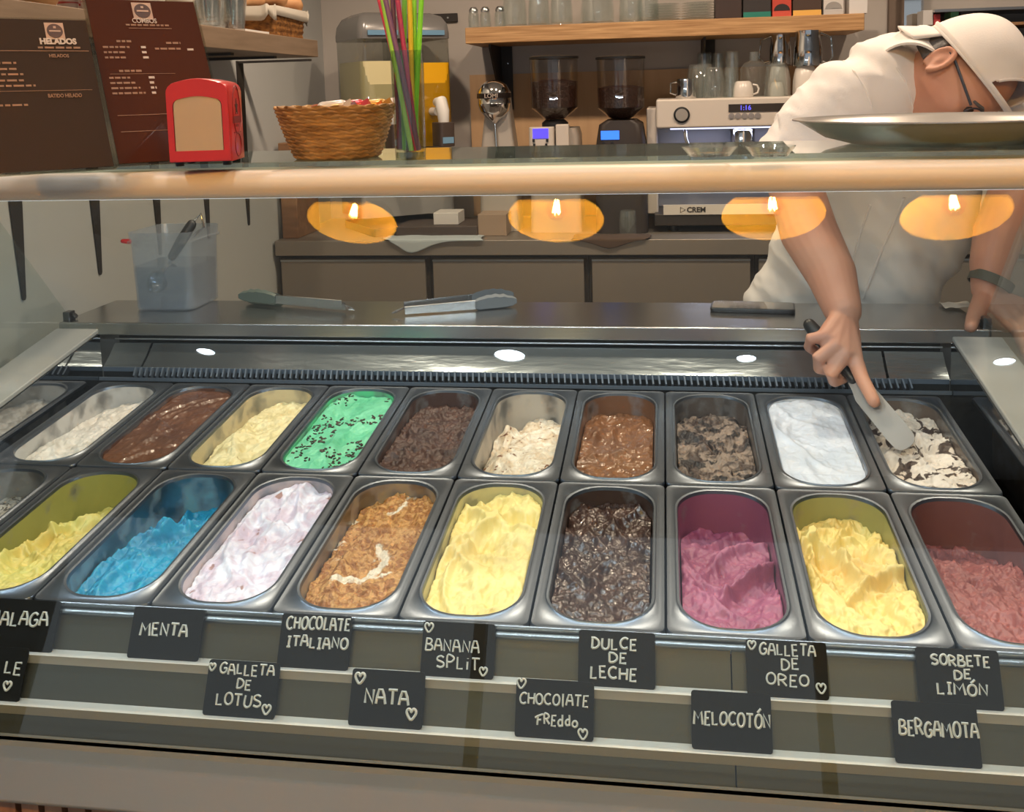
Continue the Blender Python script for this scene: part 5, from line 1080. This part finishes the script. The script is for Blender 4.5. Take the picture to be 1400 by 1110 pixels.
# ================================================================ the worker
from mathutils.bvhtree import BVHTree
def remesh(mb, name, mat, parent, vox, smooth_it=6, disp=None):
    me = bpy.data.meshes.new(name); me.from_pydata(mb.v, [], mb.f)
    bm = bmesh.new(); bm.from_mesh(me); bmesh.ops.recalc_face_normals(bm, faces=bm.faces); bm.to_mesh(me); bm.free()
    o = bpy.data.objects.new(name, me); COL.objects.link(o)
    r = o.modifiers.new('r', 'REMESH'); r.mode = 'VOXEL'; r.voxel_size = vox
    s = o.modifiers.new('s', 'SMOOTH'); s.factor = .5; s.iterations = smooth_it
    dg = bpy.context.evaluated_depsgraph_get(); m2 = bpy.data.meshes.new_from_object(o.evaluated_get(dg)); bpy.data.objects.remove(o)
    if disp:
        n = len(m2.vertices); co = np.zeros(n * 3); no = np.zeros(n * 3); m2.vertices.foreach_get('co', co); m2.vertices.foreach_get('normal', no)
        co = co.reshape(-1, 3); no = no.reshape(-1, 3); co = co + no * disp(co)[:, None]; m2.vertices.foreach_set('co', co.ravel()); m2.update()
    m2.transform(mat_of(parent).inverted()); m2.materials.clear(); m2.materials.append(mat); m2.shade_smooth()
    q = bpy.data.objects.new(name, m2); COL.objects.link(q); q.parent = parent; MAT_OF[q.name] = mat_of(parent).copy()
    return q
pw = thing('person', 'person in white jacket and backwards white cap bending over the case with a spatula', 'person', (1.28, .95, 0))
m_skin = M('skin', (202, 150, 124), .5, var=((186, 130, 106), 9), bump=(160, .06), sss=.08)
m_cloth = M('white_cotton', (226, 220, 214), .8, bump=(300, .08))
m_hair = M('grey_hair', (92, 88, 86), .6, bump=(120, .6, (1, 1, .2)))
# ---- head: local x = his right, y = face direction, z = crown direction
SR, SU, ST = RIGHT, -DOWN, -FWD
hf = (SR * .18 + SU * -.86 + ST * .44).normalized(); hu = SR * .80 + SU * .24 + ST * .50; hu = (hu - hf * hu.dot(hf)).normalized(); hr = hf.cross(hu)
HC = at(1304, 110, .54)
HM = Matrix.Identity(4)
for r in range(3): HM[r][0] = hr[r]; HM[r][1] = hf[r]; HM[r][2] = hu[r]; HM[r][3] = HC[r]
def H(x, y, z): return HM @ Vector((x, y, z))
def head_r(d):
    x, y, z = d; a, b, c = .077, .098, .118
    if z < 0: a *= 1 - .30 * z * z; b *= 1 - .10 * z * z
    if y < 0 and z < 0: b *= 1 + .25 * y * -z * -1 if False else 1 - .28 * (-z) * (-y)
    r = 1 / math.sqrt((x / a) ** 2 + (y / b) ** 2 + (z / c) ** 2)
    def g(px_, py_, pz, s): q = Vector((px_, py_, pz)).normalized(); return math.exp(-((Vector(d) - q).length / s) ** 2)
    r += .026 * g(0, 1, -.22, .13) + .012 * g(0, 1, -.08, .10) + .006 * (g(.3, 1, .22, .16) + g(-.3, 1, .22, .16))
    r -= .009 * (g(.32, 1, .02, .15) + g(-.32, 1, .02, .15))
    r += .006 * (g(.55, .8, -.22, .22) + g(-.55, .8, -.22, .22)) + .007 * g(0, 1, -.52, .13) - .006 * g(0, 1, -.66, .10) + .014 * g(0, .85, -.9, .22)
    r += .004 * (g(.12, 1, -.54, .08) + g(-.12, 1, -.54, .08))
    return r
body = MB(); rings = []
for i in range(1, 40):
    th = PI * i / 40; ring = []
    for j in range(64):
        ph = 2 * PI * j / 64; d = (math.sin(th) * math.cos(ph), math.sin(th) * math.sin(ph), math.cos(th)); r = head_r(d); ring.append(H(d[0] * r, d[1] * r, d[2] * r))
    rings.append(ring)
body.loft(rings)
for s in (1, -1):                                  # ears
    P = []
    for q in range(15):
        a = math.radians(-60 + 300 * q / 14); P.append(H(s * (.079 + .008 * math.sin(a * .5)), -.012 - .019 * math.cos(a) , -.004 + .031 * math.sin(a)))
    body.tube(P, [.0052] * 13 + [.006, .0065], 8)
    body.lathe([(0, -.005), (.018, -.004), (.022, 0), (.018, .004), (0, .005)], 18, H(s * .0785, -.013, -.002), HM.to_3x3() @ Matrix.Rotation(s * PI / 2, 3, 'Y') @ Matrix.Diagonal((1.35, .85, 1.)).to_3x3())
    body.limb([H(s * .074, -.010, .012), H(s * .078, -.010, -.008), H(s * .077, -.004, -.028)], [.010, .0085, .0075], 10)
# neck and torso
neck0 = at(1225, 118, .63)
body.limb([H(0, -.018, -.055), H(0, -.030, -.10), H(0, -.05, -.14).lerp(neck0, .45), neck0], [.060, .058, .062, .075], 20)
TOR = [(1248, 80, 44, .64, .070), (1243, 100, 76, .65, .10), (1246, 140, 92, .67, .115), (1240, 190, 96, .71, .120), (1222, 240, 104, .76, .120), (1203, 290, 118, .80, .122), (1180, 345, 126, .84, .124), (1150, 410, 130, .87, .128)]
def trings(k, dk, ext=True):
    out = []
    for x, y, hw, Y, d in TOR:
        c = at(x, y, Y); s_ = 1 / ppm(c); out.append([Vector((c.x + hw * s_ * k * math.copysign(abs(math.cos(a)) ** .8, math.cos(a)), c.y + d * dk * math.copysign(abs(math.sin(a)) ** .8, math.sin(a)), c.z - .03 * math.cos(a) * 0)) for a in [2 * PI * j / 48 for j in range(48)]])
    return out
tr_ = trings(.86, .84); body.loft(tr_)
hip = Vector((at(1150, 410, .87).x, .90, .90))
for s in (-1, 1):
    body.limb([hip + Vector((s * .09, 0, 0)), Vector((hip.x + s * .10, .93, .50)), Vector((hip.x + s * .10, .97, .09))], [.095, .062, .042], 16)
    body.limb([Vector((hip.x + s * .10, .99, .05)), Vector((hip.x + s * .11, .80, .035))], [.038, .030], 12)
body.limb([hip + Vector((-.06, 0, .05)), hip + Vector((.06, 0, .05))], [.125, .125], 20)
# right arm (on the left of the picture) with the spatula
shR, elR, wrR = at(1188, 122, .65), at(1078, 226, .58), at(1152, 424, .345)
body.limb([shR, shR.lerp(elR, .5), elR], [.070, .056, .050], 18)
fa = at(1106, 318, .475); fb = at(1137, 376, .405)
body.limb([elR, fa, fb, wrR], [.052, .055, .046, .034], 20)
def hand(wr, mcp, fingers, thumb, rf=.0118, rm=.0158):
    for i, (m_, f) in enumerate(zip(mcp, fingers)):
        base = wr.lerp(m_, .12); body.limb([base, base.lerp(m_, .55), m_], [rm * 1.15, rm * 1.1, rm], 12)
        k = (1, 1.05, .98, .86)[i]
        body.limb([m_] + list(f), [rm * .95 * k] + [rf * (1.06 - .06 * q) * k for q in range(len(f))], 12)
    for a in range(3): body.limb([wr.lerp(mcp[a], .35), mcp[a].lerp(mcp[a + 1], .5), mcp[a + 1]], [rm * 1.1, rm * 1.0, rm * .9], 10)
    body.limb(thumb, [rm * 1.35, rm * 1.15, rf * 1.15, rf * .98][:len(thumb)], 12)
hA, hB, hJ = at(1106, 443, .335), at(1166, 519, .262), at(1243, 611, .150)   # handle end, ferrule, blade tip
mI, mM, mR_, mP = at(1168, 490, .268), at(1154, 484, .262), at(1141, 474, .266), at(1128, 461, .278)
hand(at(1153, 428, .338), [mI, mM, mR_, mP],
     [[at(1179, 518, .240), at(1188, 535, .222), at(1195, 549, .206)],
      [at(1135, 511, .246), at(1141, 520, .268), at(1152, 516, .290)],
      [at(1118, 490, .252), at(1120, 503, .274), at(1134, 506, .304)],
      [at(1107, 463, .270), at(1106, 474, .290), at(1119, 483, .316)]],
     [at(1158, 444, .330), at(1164, 470, .322), at(1166, 492, .305), at(1171, 512, .285)])
# left arm, hand resting on the worktop edge
shL, elL, wrL = at(1345, 128, .66), at(1398, 240, .64), at(1351, 394, .585)
body.limb([shL, shL.lerp(elL, .5), elL], [.070, .056, .050], 18)
body.limb([elL, at(1366, 320, .62), at(1355, 362, .60), wrL], [.051, .050, .041, .033], 20)
hand(at(1352, 402, .578), [at(1374, 433, .520), at(1384, 429, .532), at(1394, 425, .545), at(1402, 420, .560)],
     [[at(1390, 452, .484), at(1398, 468, .460), at(1403, 484, .442)], [at(1402, 446, .492), at(1412, 464, .464), at(1418, 482, .443)],
      [at(1413, 440, .505), at(1424, 460, .474), at(1430, 476, .452)], [at(1420, 433, .525), at(1430, 448, .50), at(1436, 462, .478)]],
     [at(1345, 408, .570), at(1337, 424, .532), at(1330, 437, .490), at(1327, 447, .452)])
bodyo = remesh(body, 'body', m_skin, pw, .0033, 4)
# ---- eyes, brows, lips
for s in (1, -1):
    MB().lathe([(0, -.011), (.008, -.008), (.0115, 0), (.008, .008), (0, .011)], 20, H(s * .031, .080, .003), HM.to_3x3()).build('eye', M('eye_dark', (60, 48, 42), .2), pw)
    MB().limb([H(s * .018, .0945, .021), H(s * .034, .0925, .025), H(s * .050, .081, .019)], [.0035, .004, .0025], 8).build('eyebrow', m_hair, pw)
MB().limb([H(-.024, .088, -.062), H(0, .0965, -.060), H(.024, .088, -.062)], [.003, .0055, .003], 10).build('lips', M('lips', (170, 96, 86), .5), pw)
# ---- hair round the nape and above the ears
hr_ = MB(); P = []
for i in range(13):
    zz_ = .055 - .095 * i / 12; row = []
    for j in range(41):
        ph = math.radians(203 + 134 * j / 40); x, y = math.cos(ph), math.sin(ph)
        d = Vector((x * math.sqrt(max(0, 1 - (zz_ / .118) ** 2)), y * math.sqrt(max(0, 1 - (zz_ / .118) ** 2)), zz_ / .118)).normalized(); r = head_r(tuple(d)) + .005 + .0025 * vnoise(j * .9, i * .7, 4); row.append(H(d.x * r, d.y * r, d.z * r))
    P.append(row)
hr_.grid(P); hr_.build('hair', m_hair, pw, solid=.004)
# ---- backwards cap
def cap_pt(az, t):
    """az round the head from the face direction, t from rim (0) to button (1)"""
    rim_z = .030 + .026 * math.cos(az); el = (1 - t) * PI / 2
    rx, ry, rz_ = .088, .112, .118
    x = rx * math.sin(el) ** .75 * math.sin(az); y = ry * math.sin(el) ** .75 * math.cos(az) - .004
    z = rim_z + (rz_ + .020 - rim_z) * (math.cos(el)) ** .9
    k = 1 + .010 * math.sin(az * 3) * math.sin(el) * t
    return H(x * k, y * k, z)
cp_ = MB(); NA = 180; NT = 44
vs = []; fs = []
for a in range(NA):
    for b in range(NT): vs.append(cap_pt(2 * PI * a / NA, b / (NT - .5)))
for a in range(NA):
    for b in range(NT - 1):
        azc = (a + .5) * 360 / NA; azc = azc - 360 if azc > 180 else azc; tc_ = (b + .5) / (NT - .5)
        if tc_ > .07 and (azc / 50) ** 2 + (tc_ / .54) ** 2 < 1: continue      # strap opening over the forehead
        a2 = (a + 1) % NA; fs.append((a * NT + b, a2 * NT + b, a2 * NT + b + 1, a * NT + b + 1))
o_ = len(vs); vs.append(cap_pt(0, 1.0)); fs += [(a * NT + NT - 1, ((a + 1) % NA) * NT + NT - 1, o_) for a in range(NA)]
cp_.add(vs, fs); m_cap = M('cap_cotton', (230, 222, 214), .8, bump=(260, .08))
capo = cp_.build('cap', m_cap, pw, ang=180, solid=.003)
arc = [cap_pt(math.radians(50 * math.cos(q * PI / 24)), max(.075, .54 * math.sin(q * PI / 24))) for q in range(2, 23)]
MB().tube(arc, .0032, 8).build('opening_trim', m_cap, pw)
for t0_, w_ in ((.03, .0075),):
    MB().tube([cap_pt(2 * PI * q / 96, t0_) for q in range(96)], w_, 8, closed=True, flat=.35).build('sweatband_edge', m_cap, pw)
P = []
for i in range(9):                                 # brim over the nape
    f = i / 8; row = []
    for j in range(25):
        u = -1 + 2 * j / 24; az = PI + u * 1.05; e = cap_pt(az, 0.0); L_ = .068 * math.sqrt(max(0, 1 - (u * .92) ** 2)) ** .8
        out = (HM.to_3x3() @ Vector((math.sin(az) * .25, -.50, -.83))).normalized(); dip = HM.to_3x3() @ Vector((0, 0, -.022 * u * u * f)); row.append(e + out * (L_ * f - .004) + dip)
    P.append(row)
br = MB().grid(P).build('brim', m_cap, pw, solid=.003, ang=180)
M4 = MAT_OF[capo.name]; 
MB().lathe([(0, .003), (.006, .002), (.008, -.001), (0, -.002)], 14, cap_pt(0, 1.0), HM.to_3x3()).build('button', m_cap, capo)
# ---- spectacles
m_spec = M('spectacle_frame', (52, 54, 62), .35)
for s in (1, -1):
    MB().tube([H(s * .081, -.020, .018), H(s * .083, .0, .020), H(s * .080, .05, .016), H(s * .070, .094, .012)], .0026, 8, flat=1.0).build('spectacle_arm', m_spec, pw)
    lens = [H(s * (.035 + .027 * math.cos(q * PI / 12)), .108 - .012 * abs(.035 + .027 * math.cos(q * PI / 12)) / .06, .004 + .019 * math.sin(q * PI / 12)) for q in range(24)]
    MB().tube(lens, .0018, 6, closed=True).build('spectacle_rim', m_spec, pw)
# ---- jacket
jk = MB(); jr = trings(1.0, 1.0); c = jr[-1]; jr.append([p + Vector((0, .01, -.09)) for p in c]); jk.loft(jr)
jk.limb([at(1206, 122, .60), at(1156, 146, .57), at(1108, 190, .565), at(1084, 218, .57)], [.098, .090, .080, .074], 24)
jk.limb([at(1335, 125, .66), at(1372, 175, .65), at(1393, 222, .642)], [.088, .080, .072], 24)
jk.limb([at(1200, 110, .65), at(1260, 96, .64), at(1335, 118, .66)], [.080, .085, .080], 24)
def folds(co):
    x, y, z = co[:, 0], co[:, 1], co[:, 2]
    u = (x * .75 + z * .65); v = (z * .75 - x * .65)
    f = .022 * (1 - np.abs(2 * fbm(u * 15 + 3, v * 4.5 + y * 3, 40, 3) - 1) - .6)
    w = np.exp(-((z - 1.40) / .09) ** 2) * (x < 1.22)         # tighter folds round the sleeve
    f = f + .009 * w * np.sin((v * 58 + 3 * fbm(u * 6, v * 6, 41)))
    lo = np.clip((1.30 - z) / .15, 0, 1); f = f + .008 * lo * np.sin(x * 34 + 2.5 * fbm(x * 5, z * 3, 42) + z * 6)
    return f
jo = remesh(jk, 'jacket', m_cloth, pw, .0065, 8, folds)
# collar round the neck
nd_ = (H(0, -.03, -.10) - at(1236, 112, .64)).normalized(); cc = at(1247, 110, .55)
side = nd_.cross(Vector((0, 0, 1))).normalized(); upc = side.cross(nd_)
def cring(off, r, ry): return [cc + nd_ * off + side * (r * math.cos(a)) + upc * (ry * math.sin(a)) for a in [2 * PI * q / 40 for q in range(40)]]
MB().loft([cring(-.030, .086, .090), cring(.0, .078, .083), cring(.026, .076, .082), cring(.028, .072, .078), cring(0, .072, .078), cring(-.03, .08, .084)], False, False).build('collar', m_cloth, pw, ang=60)
# seams and front placket laid on the jacket
bv = BVHTree.FromPolygons([v.co for v in jo.data.vertices], [p.vertices for p in jo.data.polygons])
inv = mat_of(pw).inverted()
def on_cloth(x, y):
    d = ray(x, y).normalized(); h = bv.ray_cast(inv @ CAM, d); return (mat_of(pw) @ h[0] - d * .001) if h[0] else None
for nm, path, r in (('armhole_seam', [(1153, 84), (1168, 98), (1182, 120), (1191, 142), (1195, 165)], .0025), ('placket', [(1236, 270), (1226, 295), (1213, 325), (1199, 358), (1186, 392), (1180, 408)], .003), ('shoulder_seam', [(1226, 92), (1238, 110), (1246, 135), (1250, 165)], .002), ('side_seam', [(1190, 280), (1176, 320), (1163, 370), (1155, 405)], .0022)):
    P = [q for q in (on_cloth(*p_) for p_ in path) if q]
    if len(P) > 2: MB().tube(P, r, 8).build(nm, m_cloth, pw)
# trousers and shoes behind the counter
tm = MB()
for s in (-1, 1): tm.limb([hip + Vector((s * .09, 0, -.02)), Vector((hip.x + s * .10, .93, .50)), Vector((hip.x + s * .10, .97, .12))], [.108, .078, .062], 20)
tm.limb([hip + Vector((-.06, 0, .04)), hip + Vector((.06, 0, .04))], [.135, .135], 20)
remesh(tm, 'trousers', M('trousers_white', (214, 210, 204), .8), pw, .012, 4)
for s in (-1, 1): MB().limb([Vector((hip.x + s * .10, 1.0, .052)), Vector((hip.x + s * .11, .78, .045))], [.05, .042], 14).build('shoe', M('shoe_black', (30, 30, 32), .5), pw)
# wrist band on the resting arm
wa, wb_ = at(1357, 380, .592), at(1352, 391, .587); wd_ = (wb_ - wa).normalized(); s1_ = wd_.cross(Vector((0, 1, 0))).normalized(); s2_ = wd_.cross(s1_)
MB().loft([[wa + wd_ * o + (s1_ * math.cos(2 * PI * q / 32) + s2_ * math.sin(2 * PI * q / 32)) * r for q in range(32)] for o, r in ((0, .041), (0, .0435), (.020, .0425), (.020, .040))], False, False).build('wrist_band', M('band_olive', (84, 82, 70), .6), pw)
# ---- spatula
sp_ = thing('spatula', 'long steel spatula with black handle held in the hand, blade in the marbled ice cream', 'spatula', hB)
hd = (hB - hA).normalized()
hp_ = [hA + hd * .002, hA + hd * .02, hA.lerp(hB, .35), hA.lerp(hB, .7), hB]
MB().limb(hp_, [.0115, .0135, .0115, .0095, .0085], 16).build('handle', M('handle_black', (30, 30, 31), .4), sp_)
bd = (hJ - hB).normalized(); wv = bd.cross(ray(1200, 560).normalized()).normalized(); nv = bd.cross(wv)
L_ = (hJ - hB).length; out = [(0, .010), (.10, .013), (.22, .0195), (.8, .0205), (.93, .019), (.985, .013), (1.0, .005)]
mb = MB(); mb.loft([[hB + bd * (L_ * f) + wv * w_ + nv * .0007, hB + bd * (L_ * f) + wv * w_ - nv * .0007, hB + bd * (L_ * f) - wv * w_ - nv * .0007, hB + bd * (L_ * f) - wv * w_ + nv * .0007] for f, w_ in out]); mb.build('blade', M('blade_steel', (150, 147, 143), .5, .6), sp_, smooth=False)

# ================================================================ lamps and ceiling fittings
m_gold_glow = M('lamp_gold_glow', (240, 200, 84), .38, .3, var=((190, 128, 36), 6, (1, 1, .3), .2), emis=((255, 202, 76), 3.0)); m_lampout = M('lamp_black', (30, 28, 26), .5)  # streaked gold lining glows by itself to brighten its reflection
PEND = [(.125, -1.712, 2.120, 'leftmost'), (.711, -1.617, 2.068, 'second from the left'), (1.257, -1.560, 2.040, 'third from the left'), (1.675, -1.530, 2.020, 'rightmost')]
for x, y, z, wd in PEND:
    t = thing('pendant_lamp', wd + ' of the gold lined dish pendant lamps over the customer side', 'pendant lamp', (x, y, z), 0, 'pendant lamps in a row')
    pr = [(.125, 0), (.112, .028), (.085, .052), (.045, .068), (.030, .072)]
    MB().lathe(pr, 48, cap0=False, cap1=False).build('shade_lining', m_gold_glow, t, local=True)
    MB().lathe([(r + .0015, h + .0015) for r, h in pr], 48, cap0=False, cap1=False).build('shade', m_lampout, t, local=True)
    MB().lathe([(.030, .072), (.030, .12), (.012, .135)], 20).build('socket', m_lampout, t, local=True)
    MB().lathe([(.010, .072), (.014, .06), (.026, .035), (.028, .022), (.018, .005), (0, .0)], 24).build('bulb', thin_glass('bulb_glass', (255, 240, 210), .05), t, local=True)
    mb = MB()
    for q in range(6):
        a = q * PI / 3; mb.tube([(.005 * math.cos(a), .005 * math.sin(a), .055), (.010 * math.cos(a), .010 * math.sin(a), .018)], .0012, 6)
    mb.build('filament', M('filament', (255, 210, 130), .5, emis=((255, 214, 130), 220.)), t, local=True)
    MB().tube([(0, 0, .13), (0, 0, ZC - z)], .003, 8).build('cord', BLACK, t, local=True)
    lamp('pendant_bulb', 'POINT', (x, y, z + .030), 20.0, (255, 205, 125), .007)
for k, (x, y) in enumerate(DOWNLIGHTS + ADDED_COUNTERLIGHTS + ADDED_KITCHENLIGHTS):
    big = k < 4
    t = thing('downlight', ('cool white round downlight in the customer side ceiling' if big else ('small added warm downlight in the ceiling above the counter' if k < 7 else 'small added warm downlight in the kitchen ceiling')), 'downlight', (x, y, ZC), 0, 'customer side downlights' if big else ('added counter downlights' if k < 7 else 'added kitchen downlights'))
    r = (.085 if k == 1 else .052) if big else .045
    MB().lathe([(r * 1.12, -.0005), (r * 1.12, -.008), (r, -.010), (r * .98, -.002)], 32, cap0=False, cap1=False).build('ring', WHITEP, t, local=True)
    MB().lathe([(r, -.004), (0, -.0042)], 32).build('diffuser', M('diffuser_cool', (255, 255, 255), .4, emis=((226, 240, 255), 30.)) if big else M('diffuser_warm', (255, 240, 220), .4, emis=((255, 226, 190), 12.)), t, local=True)
